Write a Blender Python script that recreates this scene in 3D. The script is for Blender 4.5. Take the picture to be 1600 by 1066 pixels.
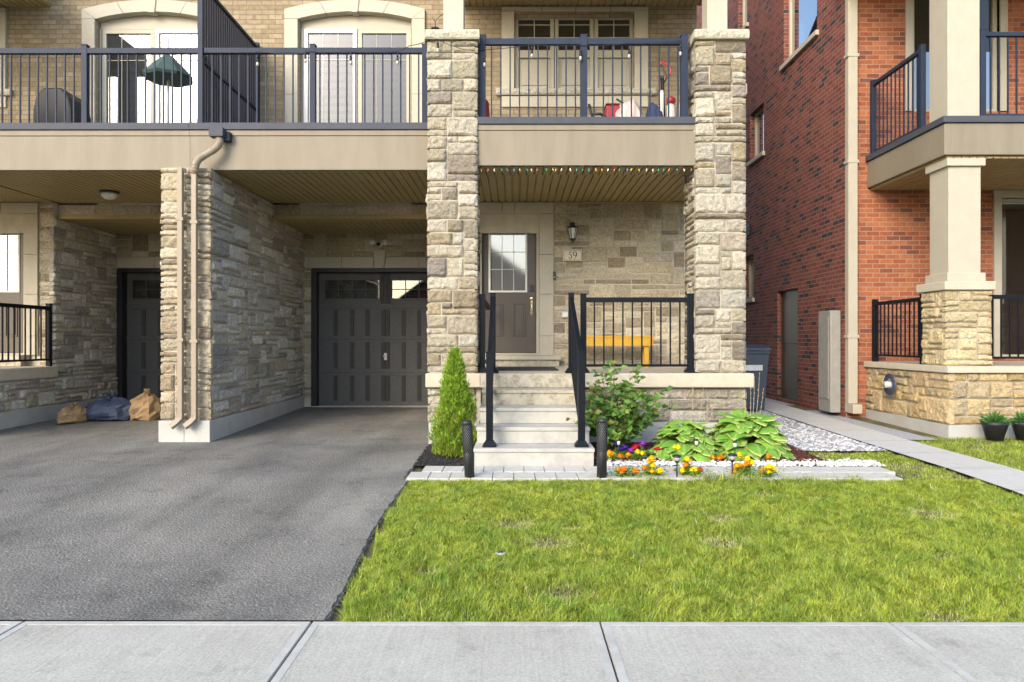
import bpy, math, random
import numpy as np
from mathutils import Vector, Matrix
R = math.radians
scene = bpy.context.scene
for o in list(bpy.data.objects): bpy.data.objects.remove(o)
COL = scene.collection

# ------------------------------------------------------------------ camera, sky, sun, exposure
EYE = 1.45; F = 1100.0; VX = 803.0
cam = bpy.data.cameras.new('camera'); camo = bpy.data.objects.new('camera', cam); COL.objects.link(camo)
camo.location = (0, 0, EYE); camo.rotation_euler = (R(90), 0, math.atan(3/F))
cam.sensor_width = 36; cam.lens = F/1600*36; cam.clip_start = .05; cam.clip_end = 2000
scene.camera = camo
SUN_EL = R(28); sunv = Vector((-.5, -.87, 0)).normalized()*math.cos(SUN_EL) + Vector((0, 0, math.sin(SUN_EL)))
w = bpy.data.worlds.new('World'); scene.world = w; w.use_nodes = True
nt = w.node_tree; nt.nodes.clear()
sky = nt.nodes.new('ShaderNodeTexSky'); sky.sky_type = 'NISHITA'; sky.sun_disc = False
sky.sun_elevation = SUN_EL; sky.sun_rotation = math.atan2(sunv.x, sunv.y)
sky.air_density = 1.0; sky.dust_density = 1.8; sky.ozone_density = .7
bg = nt.nodes.new('ShaderNodeBackground'); bg.inputs[1].default_value = .15
wo = nt.nodes.new('ShaderNodeOutputWorld')
nt.links.new(sky.outputs[0], bg.inputs[0]); nt.links.new(bg.outputs[0], wo.inputs[0])
sl = bpy.data.lights.new('sun', 'SUN'); sl.energy = .75; sl.angle = R(26); sl.color = (1, .92, .78)
so = bpy.data.objects.new('sun', sl); COL.objects.link(so); so.rotation_euler = sunv.to_track_quat('Z', 'Y').to_euler()
scene.view_settings.view_transform = 'Standard'; scene.view_settings.look = 'None'
scene.view_settings.exposure = 1.72; scene.view_settings.gamma = 1
scene.cycles.max_bounces = 8; scene.cycles.diffuse_bounces = 6

def PX(px, Y): return (px-VX)/F*Y
def PZ(py, Y): return EYE-(py-533)/F*Y
def G(Y):  # ground height profile
    return float(np.interp(Y, [-6, 2.0, 3.62, 6.5, 8.8, 12.7, 30], [-.02, -.02, 0, .165, .19, .26, .3]))

# ------------------------------------------------------------------ materials
def newmat(name):
    m = bpy.data.materials.new(name); m.use_nodes = True
    n = m.node_tree; b = n.nodes['Principled BSDF']; return m, n, b
def N(n, t, **kw):
    x = n.nodes.new('ShaderNode'+t)
    for k, v in kw.items():
        if k.startswith('i_'):
            kk = k[2:]; kk = int(kk) if kk.isdigit() else kk.replace('_', ' ')
            x.inputs[kk].default_value = v
        else: setattr(x, k, v)
    return x
def L(n, a, ao, b, bi): n.links.new(a.outputs[ao], b.inputs[bi])
def coords(n, kind='Object', scale=(1, 1, 1)):
    tc = N(n, 'TexCoord'); mp = N(n, 'Mapping'); mp.inputs['Scale'].default_value = scale
    L(n, tc, kind, mp, 0); return mp
def c4(c): return (c[0], c[1], c[2], 1)
def mat(name, col, rough=.6, metal=0, var=.12, vscale=6, bump=0, bscale=60, spec=.5, second=None, sscale=3, samt=.5, kind='Object', vs=(1, 1, 1), coat=0):
    m, n, b = newmat(name)
    mp = coords(n, kind, vs)
    no = N(n, 'TexNoise', i_Scale=vscale, i_Detail=6.0, i_Roughness=.6); L(n, mp, 0, no, 'Vector')
    r = N(n, 'ValToRGB'); L(n, no, 0, r, 0)
    r.color_ramp.elements[0].position = .3; r.color_ramp.elements[1].position = .7
    r.color_ramp.elements[0].color = c4([x*(1-var) for x in col]); r.color_ramp.elements[1].color = c4([min(1, x*(1+var)) for x in col])
    out = r
    if second:
        n2 = N(n, 'TexNoise', i_Scale=sscale, i_Detail=8.0, i_Roughness=.65); L(n, mp, 0, n2, 'Vector')
        r2 = N(n, 'ValToRGB'); L(n, n2, 0, r2, 0)
        r2.color_ramp.elements[0].position = .48; r2.color_ramp.elements[1].position = .66
        r2.color_ramp.elements[0].color = (0, 0, 0, 1); r2.color_ramp.elements[1].color = (samt, samt, samt, 1)
        mx = N(n, 'MixRGB'); L(n, r2, 0, mx, 0); L(n, r, 0, mx, 1); mx.inputs[2].default_value = c4(second); out = mx
    L(n, out, 0, b, 'Base Color')
    b.inputs['Roughness'].default_value = rough; b.inputs['Metallic'].default_value = metal
    b.inputs['Specular IOR Level'].default_value = spec
    if coat: b.inputs['Coat Weight'].default_value = coat
    if bump:
        nb = N(n, 'TexNoise', i_Scale=bscale, i_Detail=5.0); L(n, mp, 0, nb, 'Vector')
        bp = N(n, 'Bump', i_Strength=bump, i_Distance=.01); L(n, nb, 0, bp, 'Height'); L(n, bp, 0, b, 'Normal')
    return m
def attrmat(name, rough=.8, nvar=.25, nscale=9, bump=.5, bscale=70, trans=0, spec=.3, dist=.01):
    m, n, b = newmat(name)
    at = N(n, 'Attribute', attribute_name='Col')
    mp = coords(n)
    no = N(n, 'TexNoise', i_Scale=nscale, i_Detail=8.0, i_Roughness=.7); L(n, mp, 0, no, 'Vector')
    mr = N(n, 'MapRange'); L(n, no, 0, mr, 0); mr.inputs[1].default_value = .25; mr.inputs[2].default_value = .75
    mr.inputs[3].default_value = 1-nvar; mr.inputs[4].default_value = 1+nvar
    vm = N(n, 'VectorMath', operation='SCALE'); L(n, at, 'Color', vm, 0); L(n, mr, 0, vm, 'Scale')
    L(n, vm, 0, b, 'Base Color'); b.inputs['Roughness'].default_value = rough; b.inputs['Specular IOR Level'].default_value = spec
    if bump:
        nb = N(n, 'TexNoise', i_Scale=bscale, i_Detail=6.0, i_Roughness=.7); L(n, mp, 0, nb, 'Vector')
        bp = N(n, 'Bump', i_Strength=bump, i_Distance=dist); L(n, nb, 0, bp, 'Height'); L(n, bp, 0, b, 'Normal')
    if trans:
        tr = N(n, 'BsdfTranslucent'); L(n, vm, 0, tr, 0)
        ms = N(n, 'MixShader'); ms.inputs[0].default_value = trans
        L(n, b, 0, ms, 1); L(n, tr, 0, ms, 2); L(n, ms, 0, n.nodes['Material Output'], 0)
    return m
def brickmat(name, c1, c2, mortar, bw=.215, bh=.075, ms=.011, dark=None, bump=.6):
    m, n, b = newmat(name)
    mp = coords(n, 'UV')
    br = N(n, 'TexBrick'); L(n, mp, 0, br, 0)
    br.inputs['Color1'].default_value = (0, 0, 0, 1); br.inputs['Color2'].default_value = (1, 1, 1, 1); br.inputs['Mortar'].default_value = (.5, .5, .5, 1)
    br.inputs['Scale'].default_value = 1; br.inputs['Mortar Size'].default_value = ms/2; br.inputs['Mortar Smooth'].default_value = .25
    br.inputs['Brick Width'].default_value = bw; br.inputs['Row Height'].default_value = bh
    ra = N(n, 'ValToRGB'); L(n, br, 0, ra, 0); e = ra.color_ramp.elements
    e[0].color = c4(c1); e[1].color = c4(c2)
    if dark:
        x = e.new(.18); x.color = c4(c1); e[0].color = c4(dark); e[0].position = .1
    no = N(n, 'TexNoise', i_Scale=14.0, i_Detail=9.0, i_Roughness=.75); L(n, mp, 0, no, 'Vector')
    mr = N(n, 'MapRange'); L(n, no, 0, mr, 0); mr.inputs[1].default_value = .3; mr.inputs[2].default_value = .7; mr.inputs[3].default_value = .72; mr.inputs[4].default_value = 1.25
    vm = N(n, 'VectorMath', operation='SCALE'); L(n, ra, 0, vm, 0); L(n, mr, 0, vm, 'Scale')
    mx = N(n, 'MixRGB'); L(n, br, 1, mx, 0); L(n, vm, 0, mx, 1); mx.inputs[2].default_value = c4(mortar)
    L(n, mx, 0, b, 'Base Color'); b.inputs['Roughness'].default_value = .85; b.inputs['Specular IOR Level'].default_value = .25
    nb = N(n, 'TexNoise', i_Scale=55.0, i_Detail=5.0); L(n, mp, 0, nb, 'Vector')
    sub = N(n, 'Math', operation='MULTIPLY_ADD'); L(n, br, 1, sub, 0); sub.inputs[1].default_value = -1.2; L(n, nb, 0, sub, 2)
    bp = N(n, 'Bump', i_Strength=bump, i_Distance=.008); L(n, sub, 0, bp, 'Height'); L(n, bp, 0, b, 'Normal')
    return m
def glassmat(name, tint=(.02, .024, .028), op=.5, rough=.02, refl=.16):
    m, n, b = newmat(name); n.nodes.remove(b)
    gl = N(n, 'BsdfGlossy'); gl.inputs['Roughness'].default_value = rough; gl.inputs[0].default_value = (.8, .82, .84, 1)
    tr = N(n, 'BsdfTransparent'); tr.inputs[0].default_value = (1-op, 1-op, 1-op, 1)
    di = N(n, 'BsdfDiffuse'); di.inputs[0].default_value = c4(tint)
    a = N(n, 'MixShader'); a.inputs[0].default_value = op*.6; L(n, tr, 0, a, 1); L(n, di, 0, a, 2)
    fr = N(n, 'LayerWeight'); fr.inputs[0].default_value = .35
    mr = N(n, 'MapRange'); L(n, fr, 1, mr, 0); mr.inputs[3].default_value = refl; mr.inputs[4].default_value = .9
    s = N(n, 'MixShader'); L(n, mr, 0, s, 0); L(n, a, 0, s, 1); L(n, gl, 0, s, 2); L(n, s, 0, n.nodes['Material Output'], 0)
    return m
M = {}
M['stone'] = attrmat('split_stone', rough=.9, nvar=.45, nscale=30, bump=1.0, bscale=42, spec=.12, dist=.045)
M['mortar'] = mat('mortar', (.44, .405, .33), .95, var=.15, bump=.4, bscale=80)
M['brick'] = brickmat('buff_brick', (.22, .172, .105), (.32, .258, .17), (.15, .125, .09), ms=.010)
M['redbrick'] = brickmat('red_brick', (.15, .045, .034), (.23, .075, .052), (.24, .19, .165), dark=(.045, .035, .04))  # side wall copy of the brick, its shaded tone put into the colour
M['redbrick_sunlit'] = brickmat('red_brick_sunlit', (.25, .075, .035), (.36, .13, .06), (.32, .24, .18), dark=(.17, .06, .04))  # same red brick, sunlit tone of the front face put into the colour
M['lime'] = mat('cast_stone', (.42, .385, .305), .8, var=.07, vscale=18, bump=.15, bscale=120, second=(.5, .45, .35), samt=.3)
M['ledge'] = mat('weathered_ledge', (.45, .41, .325), .85, var=.12, vscale=10, bump=.35, bscale=50, second=(.45, .38, .26), samt=.45, sscale=5)
M['oldconc'] = mat('aged_concrete', (.40, .37, .29), .9, var=.15, vscale=14, bump=.4, bscale=60, second=(.17, .15, .10), samt=.75, sscale=11)
M['conc'] = mat('step_concrete', (.42, .41, .37), .85, var=.08, vscale=9, bump=.25, bscale=90, second=(.28, .28, .26), samt=.6, sscale=4)
M['found'] = mat('foundation_concrete', (.42, .42, .40), .9, var=.13, vscale=5, bump=.3, bscale=60, second=(.34, .33, .29), samt=.7, sscale=2.5)
M['beige'] = mat('beige_aluminium', (.215, .187, .140), .5, var=.09, vscale=1.5, bump=.3, bscale=1.4, spec=.22, second=(.165, .14, .10), sscale=1.1, samt=.35, vs=(4, 1, .7))
M['trim'] = mat('cream_trim', (.39, .36, .285), .6, var=.05, vscale=5)
M['white'] = mat('white_vinyl', (.62, .62, .59), .4, var=.03)
M['soffit'] = mat('bronze_soffit', (.34, .26, .12), .5, var=.08, vscale=3)
M['black'] = mat('black_railing_paint', (.007, .009, .013), .45, var=.2, spec=.12)
M['slate'] = mat('sky_tinted_railing_paint', (.020, .029, .052), .5, var=.15, spec=.16)  # dark railing, blue of the reflected sky mixed into its paint
M['slatecurb'] = mat('slate_curb_cladding', (.062, .068, .086), .55, var=.08, spec=.15)
M['door'] = mat('taupe_door_paint', (.07, .057, .045), .42, var=.06, bump=.05)
M['garage'] = mat('charcoal_woodgrain', (.088, .087, .085), .5, var=.3, vscale=14, bump=.5, bscale=40, vs=(1, 1, 6), spec=.4)
M['garage_b'] = mat('charcoal_batten', (.04, .038, .036), .5, var=.3, vscale=14, bump=.5, bscale=40, vs=(8, 1, 1), spec=.4)
M['darkframe'] = mat('black_jamb', (.015, .014, .014), .5, var=.2)
M['asphalt'] = None
M['brass'] = mat('satin_brass', (.65, .55, .32), .28, metal=1, var=.05)
M['blackmetal'] = mat('black_metal', (.012, .012, .012), .4, var=.2)
M['plasticblack'] = mat('black_plastic', (.014, .015, .018), .5, var=.15)
M['yellow'] = mat('yellow_paint', (.44, .26, .02), .5, var=.12, vscale=14, bump=.1)
M['mat'] = mat('rubber_mat', (.03, .03, .035), .8, bump=.8, bscale=200)
M['bluebin'] = mat('dark_blue_bin', (.03, .042, .065), .45, var=.12)
M['greybin'] = mat('grey_sticker', (.4, .42, .43), .6)
M['red'] = mat('red_plastic', (.35, .02, .025), .4)
M['pink'] = mat('striped_cloth', (.62, .42, .42), .9, bump=.3, bscale=20)
M['navy'] = mat('navy_fabric', (.04, .06, .14), .9, bump=.3)
M['grey'] = mat('grey_plastic', (.45, .46, .47), .5)
M['bulb'] = glassmat('clear_bulb', (.8, .8, .75), .25)
M['glass'] = glassmat('window_glass', (.02, .022, .024), .55)
M['patioglass'] = glassmat('patio_glass', (.02, .022, .024), .5, refl=.05)
M['screenglass'] = glassmat('screened_glass', (.06, .065, .07), .62, refl=.03)
M['doorglass'] = glassmat('patterned_door_glass', (.30, .32, .33), .85, rough=.05, refl=.2)
M['frost'] = mat('frosted_lamp_glass', (.62, .63, .6), .35)
M['blind'] = mat('slatted_blind', (.55, .57, .60), .7, var=.05)
M['blind2'] = mat('sheer_blind_band', (.09, .10, .115), .7)
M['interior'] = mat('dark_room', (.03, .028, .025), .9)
M['leaf'] = attrmat('leaf', rough=.5, nvar=.15, bump=0, trans=.3, spec=.4)
M['petal'] = attrmat('petal', rough=.7, nvar=.1, bump=0, trans=.2)
M['grass'] = attrmat('grass_blade', rough=.6, nvar=.1, bump=0, trans=.35, spec=.25)
M['pebble'] = attrmat('pebble', rough=.7, nvar=.12, bump=.2)
M['mulch'] = attrmat('mulch_chip', rough=.9, nvar=.3, bump=.6)
M['stem'] = mat('woody_stem', (.12, .085, .05), .8)
M['straw'] = mat('dry_stalk', (.55, .45, .28), .8)
M['soil'] = mat('garden_soil', (.06, .035, .025), .95, var=.4, vscale=25, bump=1, bscale=60)
M['lawnsoil'] = mat('lawn_thatch', (.09, .085, .035), .95, var=.35, vscale=20, bump=1, bscale=80, second=(.22, .17, .09), samt=.6, sscale=4)  # thatch darkened so the gaps between blades look shaded
M['wire'] = mat('dark_green_wire', (.02, .05, .035), .6)
M['paver'] = mat('grey_paver', (.47, .46, .42), .85, var=.09, vscale=14, bump=.3, bscale=100)
M['roof'] = mat('grey_shingle', (.05, .05, .055), .9, var=.3, vscale=20, bump=.5)
M['gravel_g'] = mat('grey_gravel', (.34, .35, .36), .9, var=.4, vscale=45, bump=1, bscale=60)

def asphalt():
    m, n, b = newmat('asphalt'); mp = coords(n)
    base = N(n, 'TexNoise', i_Scale=.55, i_Detail=5.0, i_Roughness=.6, i_Distortion=.6); L(n, mp, 0, base, 'Vector')
    r = N(n, 'ValToRGB'); L(n, base, 0, r, 0); e = r.color_ramp.elements
    e[0].position = .3; e[1].position = .72; e[0].color = (.095, .093, .086, 1); e[1].color = (.225, .211, .183, 1)
    fine = N(n, 'TexNoise', i_Scale=75.0, i_Detail=4.0, i_Roughness=.8); L(n, mp, 0, fine, 'Vector')
    mr = N(n, 'MapRange'); L(n, fine, 0, mr, 0); mr.inputs[1].default_value = .3; mr.inputs[2].default_value = .7; mr.inputs[3].default_value = .42; mr.inputs[4].default_value = 1.65
    mpl = coords(n, 'Object', (1.5, .16, 1)); ln = N(n, 'TexNoise', i_Scale=1.0, i_Detail=7.0, i_Distortion=.5); L(n, mpl, 0, ln, 'Vector')
    ml = N(n, 'MapRange'); L(n, ln, 0, ml, 0); ml.inputs[1].default_value = .35; ml.inputs[2].default_value = .65; ml.inputs[3].default_value = .78; ml.inputs[4].default_value = 1.2
    sp = N(n, 'TexNoise', i_Scale=2.6, i_Detail=9.0, i_Roughness=.7); L(n, mp, 0, sp, 'Vector')
    ms = N(n, 'MapRange'); L(n, sp, 0, ms, 0); ms.inputs[1].default_value = .36; ms.inputs[2].default_value = .46; ms.inputs[3].default_value = .72; ms.inputs[4].default_value = 1.0
    mm = N(n, 'Math', operation='MULTIPLY'); L(n, ml, 0, mm, 0); L(n, ms, 0, mm, 1)
    m3 = N(n, 'Math', operation='MULTIPLY'); L(n, mm, 0, m3, 0); L(n, mr, 0, m3, 1)
    vm = N(n, 'VectorMath', operation='SCALE'); L(n, r, 0, vm, 0); L(n, m3, 0, vm, 'Scale')
    vo = N(n, 'TexVoronoi', i_Scale=55.0); L(n, mp, 0, vo, 'Vector')
    sep = N(n, 'SeparateColor'); L(n, vo, 'Color', sep, 0)
    gt = N(n, 'Math', operation='GREATER_THAN'); L(n, sep, 0, gt, 0); gt.inputs[1].default_value = .9
    lt = N(n, 'Math', operation='LESS_THAN'); L(n, vo, 'Distance', lt, 0); lt.inputs[1].default_value = .28
    mu = N(n, 'Math', operation='MULTIPLY'); L(n, gt, 0, mu, 0); L(n, lt, 0, mu, 1)
    mu2 = N(n, 'Math', operation='MULTIPLY'); L(n, mu, 0, mu2, 0); mu2.inputs[1].default_value = .75
    mx = N(n, 'MixRGB'); L(n, mu2, 0, mx, 0); L(n, vm, 0, mx, 1); mx.inputs[2].default_value = (.42, .41, .39, 1)
    L(n, mx, 0, b, 'Base Color'); b.inputs['Roughness'].default_value = .85
    ad = N(n, 'Math', operation='ADD'); L(n, fine, 0, ad, 0); L(n, vo, 'Distance', ad, 1)
    bp = N(n, 'Bump', i_Strength=.9, i_Distance=.006); L(n, ad, 0, bp, 'Height'); L(n, bp, 0, b, 'Normal')
    return m
M['asphalt'] = asphalt()
def sidewalkmat():
    m, n, b = newmat('broomed_concrete'); mp = coords(n)
    no = N(n, 'TexNoise', i_Scale=1.6, i_Detail=12.0, i_Roughness=.65); L(n, mp, 0, no, 'Vector')
    r = N(n, 'ValToRGB'); L(n, no, 0, r, 0); e = r.color_ramp.elements
    e[0].position = .3; e[1].position = .7; e[0].color = (.38, .365, .315, 1); e[1].color = (.48, .465, .41, 1)
    fi = N(n, 'TexNoise', i_Scale=85.0, i_Detail=4.0, i_Roughness=.8); L(n, mp, 0, fi, 'Vector')
    mp2 = coords(n, 'Object', (55, 1.6, 1)); st = N(n, 'TexNoise', i_Scale=1.0, i_Detail=4.0); L(n, mp2, 0, st, 'Vector')
    s1 = N(n, 'MapRange'); L(n, fi, 0, s1, 0); s1.inputs[1].default_value = .3; s1.inputs[2].default_value = .7; s1.inputs[3].default_value = .7; s1.inputs[4].default_value = 1.22
    s2 = N(n, 'MapRange'); L(n, st, 0, s2, 0); s2.inputs[1].default_value = .3; s2.inputs[2].default_value = .7; s2.inputs[3].default_value = .94; s2.inputs[4].default_value = 1.05
    mu0 = N(n, 'Math', operation='MULTIPLY'); L(n, s1, 0, mu0, 0); L(n, s2, 0, mu0, 1)
    sp = N(n, 'TexNoise', i_Scale=3.5, i_Detail=10.0, i_Roughness=.75); L(n, mp, 0, sp, 'Vector')
    ms = N(n, 'MapRange'); L(n, sp, 0, ms, 0); ms.inputs[1].default_value = .34; ms.inputs[2].default_value = .45; ms.inputs[3].default_value = .78; ms.inputs[4].default_value = 1.0
    mu = N(n, 'Math', operation='MULTIPLY'); L(n, mu0, 0, mu, 0); L(n, ms, 0, mu, 1)
    vm = N(n, 'VectorMath', operation='SCALE'); L(n, r, 0, vm, 0); L(n, mu, 0, vm, 'Scale'); L(n, vm, 0, b, 'Base Color')
    b.inputs['Roughness'].default_value = .9
    ad = N(n, 'Math', operation='ADD'); L(n, st, 0, ad, 0); L(n, fi, 0, ad, 1)
    bp = N(n, 'Bump', i_Strength=.55, i_Distance=.004); L(n, ad, 0, bp, 'Height'); L(n, bp, 0, b, 'Normal')
    return m
M['sidewalk'] = sidewalkmat()

# ------------------------------------------------------------------ mesh helpers
MIR = False
ORG = {}
def mx_(x): return -8.2-x if MIR else x
def thing(name, label, cat, loc, group=None):
    o = bpy.data.objects.new(name, None); o.empty_display_size = .1; COL.objects.link(o)
    loc = (mx_(loc[0]), loc[1], loc[2]); o.location = loc; ORG[o] = loc
    o['label'] = label; o['category'] = cat
    if group: o['group'] = group
    return o
def tag(o, label, cat, group=None, kind=None):
    if label: o['label'] = label
    if cat: o['category'] = cat
    if group: o['group'] = group
    if kind: o['kind'] = kind
    return o
def struct(o): o['kind'] = 'structure'; return o
class MB:
    def __init__(s): s.v = []; s.f = []; s.c = []; s.m = []; s.sm = []
    def add(s, vs, fs, col=(1, 1, 1), m=0, smooth=False):
        k = len(s.v); s.v += [tuple(p) for p in vs]
        for q in fs: s.f.append([a+k for a in q]); s.m.append(m); s.sm.append(smooth)
        s.c += [col]*len(vs) if not (len(vs) and isinstance(col, list)) else col
        return s
    def box(s, x0, x1, y0, y1, z0, z1, m=0, col=(1, 1, 1)):
        if x0 > x1: x0, x1 = x1, x0
        if y0 > y1: y0, y1 = y1, y0
        if z0 > z1: z0, z1 = z1, z0
        v = [(x0, y0, z0), (x1, y0, z0), (x1, y1, z0), (x0, y1, z0), (x0, y0, z1), (x1, y0, z1), (x1, y1, z1), (x0, y1, z1)]
        return s.add(v, [(0, 3, 2, 1), (4, 5, 6, 7), (0, 1, 5, 4), (1, 2, 6, 5), (2, 3, 7, 6), (3, 0, 4, 7)], col, m)
    def prism(s, pts, y0, y1, m=0, col=(1, 1, 1)):  # polygon in XZ (counterclockwise seen from -Y), from y0 (front) to y1
        n = len(pts); v = [(x, y0, z) for x, z in pts]+[(x, y1, z) for x, z in pts]
        f = [list(range(n)), list(range(2*n-1, n-1, -1))]+[(i, i+n, (i+1) % n+n, (i+1) % n) for i in range(n)]
        return s.add(v, f, col, m)
    def prismx(s, pts, x0, x1, m=0):  # polygon in YZ
        n = len(pts); v = [(x0, y, z) for y, z in pts]+[(x1, y, z) for y, z in pts]
        f = [list(range(n-1, -1, -1)), list(range(n, 2*n))]+[(i, (i+1) % n, (i+1) % n+n, i+n) for i in range(n)]
        return s.add(v, f, (1, 1, 1), m)
    def tube(s, pts, r, n=10, m=0, cap=True, col=(1, 1, 1), sq=False):
        pts = [Vector(p) for p in pts]; rs = r if isinstance(r, (list, tuple)) else [r]*len(pts)
        vs = []; fs = []; up = Vector((0, 0, 1)); prev = None
        for i, p in enumerate(pts):
            t = ((pts[min(i+1, len(pts)-1)]-pts[max(i-1, 0)])).normalized()
            if prev is None:
                a = t.cross(up) if abs(t.z) < .95 else t.cross(Vector((0, 1, 0)))
            else: a = prev-t*prev.dot(t)
            a.normalize(); prev = a; b = t.cross(a)
            for k in range(n):
                an = 2*math.pi*(k+(.5 if sq else 0))/n
                vs.append(p+a*math.cos(an)*rs[i]+b*math.sin(an)*rs[i])
        for i in range(len(pts)-1):
            for k in range(n):
                fs.append((i*n+k, i*n+(k+1) % n, (i+1)*n+(k+1) % n, (i+1)*n+k))
        if cap: fs.append(tuple(range(n-1, -1, -1))); fs.append(tuple(range((len(pts)-1)*n, len(pts)*n)))
        return s.add(vs, fs, col, m, smooth=not sq)
    def lathe(s, prof, c=(0, 0, 0), n=20, m=0, col=(1, 1, 1), axis='z', smooth=True):
        vs = []; fs = []
        for r, z in prof:
            for k in range(n):
                a = 2*math.pi*k/n; x, y = r*math.cos(a), r*math.sin(a)
                vs.append((c[0]+x, c[1]+y, c[2]+z) if axis == 'z' else ((c[0]+x, c[1]-z, c[2]+y) if axis == 'y' else (c[0]+z, c[1]+x, c[2]+y)))
        for i in range(len(prof)-1):
            for k in range(n): fs.append((i*n+k, i*n+(k+1) % n, (i+1)*n+(k+1) % n, (i+1)*n+k))
        fs.append(tuple(range(n-1, -1, -1))); fs.append(tuple(range((len(prof)-1)*n, len(prof)*n)))
        return s.add(vs, fs, col, m, smooth)
    def build(s, name, mats, parent=None, bevel=0, seg=2):
        if not isinstance(mats, (list, tuple)): mats = [mats]
        return mesh_np(name, np.array(s.v, float).reshape(-1, 3), s.f, mats, parent, np.array(s.c, float), s.m, s.sm, bevel, seg)
def mesh_np(name, V, faces, mats, parent=None, cols=None, mi=None, sm=None, bevel=0, seg=2, uv=True):
    V = V.copy()
    faces_np = isinstance(faces, np.ndarray)
    if faces_np: tot = faces.shape[0]*faces.shape[1]; flat = faces.ravel(); sizes = np.full(len(faces), faces.shape[1])
    else:
        flat = np.array([a for f in faces for a in f]); sizes = np.array([len(f) for f in faces]); tot = len(flat)
    starts = np.concatenate([[0], np.cumsum(sizes)[:-1]])
    UVsrc = V.copy()
    if MIR: V[:, 0] = -8.2-V[:, 0]
    if MIR:
        idx = np.arange(tot); st = np.repeat(starts, sizes); sz = np.repeat(sizes, sizes)
        flat = flat[st+sz-1-(idx-st)]
    org = ORG[parent] if parent is not None else (0, 0, 0)
    V -= np.array(org)
    me = bpy.data.meshes.new(name)
    me.vertices.add(len(V)); me.vertices.foreach_set('co', V.ravel())
    me.loops.add(tot); me.loops.foreach_set('vertex_index', flat.astype(np.int32))
    me.polygons.add(len(sizes)); me.polygons.foreach_set('loop_start', starts.astype(np.int32)); me.polygons.foreach_set('loop_total', sizes.astype(np.int32))
    for m in (mats if isinstance(mats, (list, tuple)) else [mats]): me.materials.append(m)
    if mi is not None: me.polygons.foreach_set('material_index', np.array(mi, dtype=np.int32))
    if sm is not None:
        me.polygons.foreach_set('use_smooth', np.array(sm, dtype=bool) if not isinstance(sm, bool) else np.full(len(sizes), sm))
    me.update(calc_edges=True)
    if cols is not None:
        a = me.color_attributes.new('Col', 'FLOAT_COLOR', 'POINT')
        c = np.ones((len(V), 4)); c[:, :3] = cols; a.data.foreach_set('color', c.ravel())
    if uv and tot < 400000:
        nm = np.empty(len(sizes)*3); me.polygons.foreach_get('normal', nm); nm = np.abs(nm.reshape(-1, 3))
        ax = np.repeat(nm.argmax(1), sizes); P = UVsrc[flat]
        u = np.where(ax == 0, P[:, 1], P[:, 0]); v = np.where(ax == 2, P[:, 1], P[:, 2])
        ul = me.uv_layers.new(name='UVMap'); ul.data.foreach_set('uv', np.stack([u, v], 1).ravel())
    o = bpy.data.objects.new(name, me); COL.objects.link(o)
    if parent is not None: o.parent = parent; ORG[o] = org
    else: ORG[o] = (0, 0, 0)
    if bevel:
        bv = o.modifiers.new('bevel', 'BEVEL'); bv.width = bevel; bv.segments = seg; bv.limit_method = 'ANGLE'; bv.angle_limit = R(40)
    return o
def part(name, matk, parent, *boxes, bevel=.002):
    b = MB()
    for x in boxes: b.box(*x)
    return b.build(name, M[matk] if isinstance(matk, str) else matk, parent, bevel)
def copytree(o, parent=None, loc=None):
    c = o.copy(); COL.objects.link(c)
    if parent is not None: c.parent = parent
    if loc is not None: c.location = loc
    for ch in list(KIDS.get(o, [])): copytree(ch, c)
    return c
KIDS = {}
def index_kids():
    KIDS.clear()
    for x in bpy.data.objects:
        if x.parent: KIDS.setdefault(x.parent, []).append(x)

# ------------------------------------------------------------------ split stone facing
PAL = [((.47, .43, .34), 5), ((.41, .37, .28), 4), ((.36, .305, .21), 2.5), ((.27, .235, .18), 1.6), ((.33, .295, .24), 1.5), ((.53, .495, .41), 3)]
PAL_LIFT = [((.58, .55, .475), 4), ((.50, .47, .41), 4), ((.39, .365, .32), 3), ((.52, .465, .36), 2.5), ((.66, .63, .55), 2.5)]  # same stone lightened on shaded side faces, making up for missing light
PALM = [((.54, .475, .345), 4), ((.47, .41, .29), 4), ((.39, .325, .225), 3), ((.60, .535, .41), 3), ((.33, .28, .20), 1.2)]  # porch and garage stone, lightened a little to lift its shaded walls
def packing(W, H, rnd, cu=.075, cv=.072, wmax=7, thin=.5, big=.14):
    nu = max(1, round(W/cu)); nv = max(1, round(H/cv)); cu = W/nu; cv = H/nv
    g = np.zeros((nv, nu), bool); out = []
    for j in range(nv):
        i = 0
        while i < nu:
            if g[j, i]: i += 1; continue
            run = 0
            while i+run < nu and not g[j, i+run]: run += 1
            h = rnd.choices([1, 2, 3], [thin, .42, big])[0]; h = min(h, nv-j)
            lo, hi = (2, wmax) if h == 1 else (2, max(3, wmax-2))
            if h == 3: lo = 3
            wd = rnd.randint(lo, hi)
            if wd > run or run-wd == 1: wd = run if run <= hi+1 else run-2
            wd = min(wd, run)
            if wd == 1: h = min(h, 2)
            while h > 1 and g[j:j+h, i:i+wd].any(): h -= 1
            g[j:j+h, i:i+wd] = True
            out.append((i*cu, j*cv, wd*cu, h*cv)); i += wd
    return out
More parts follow.
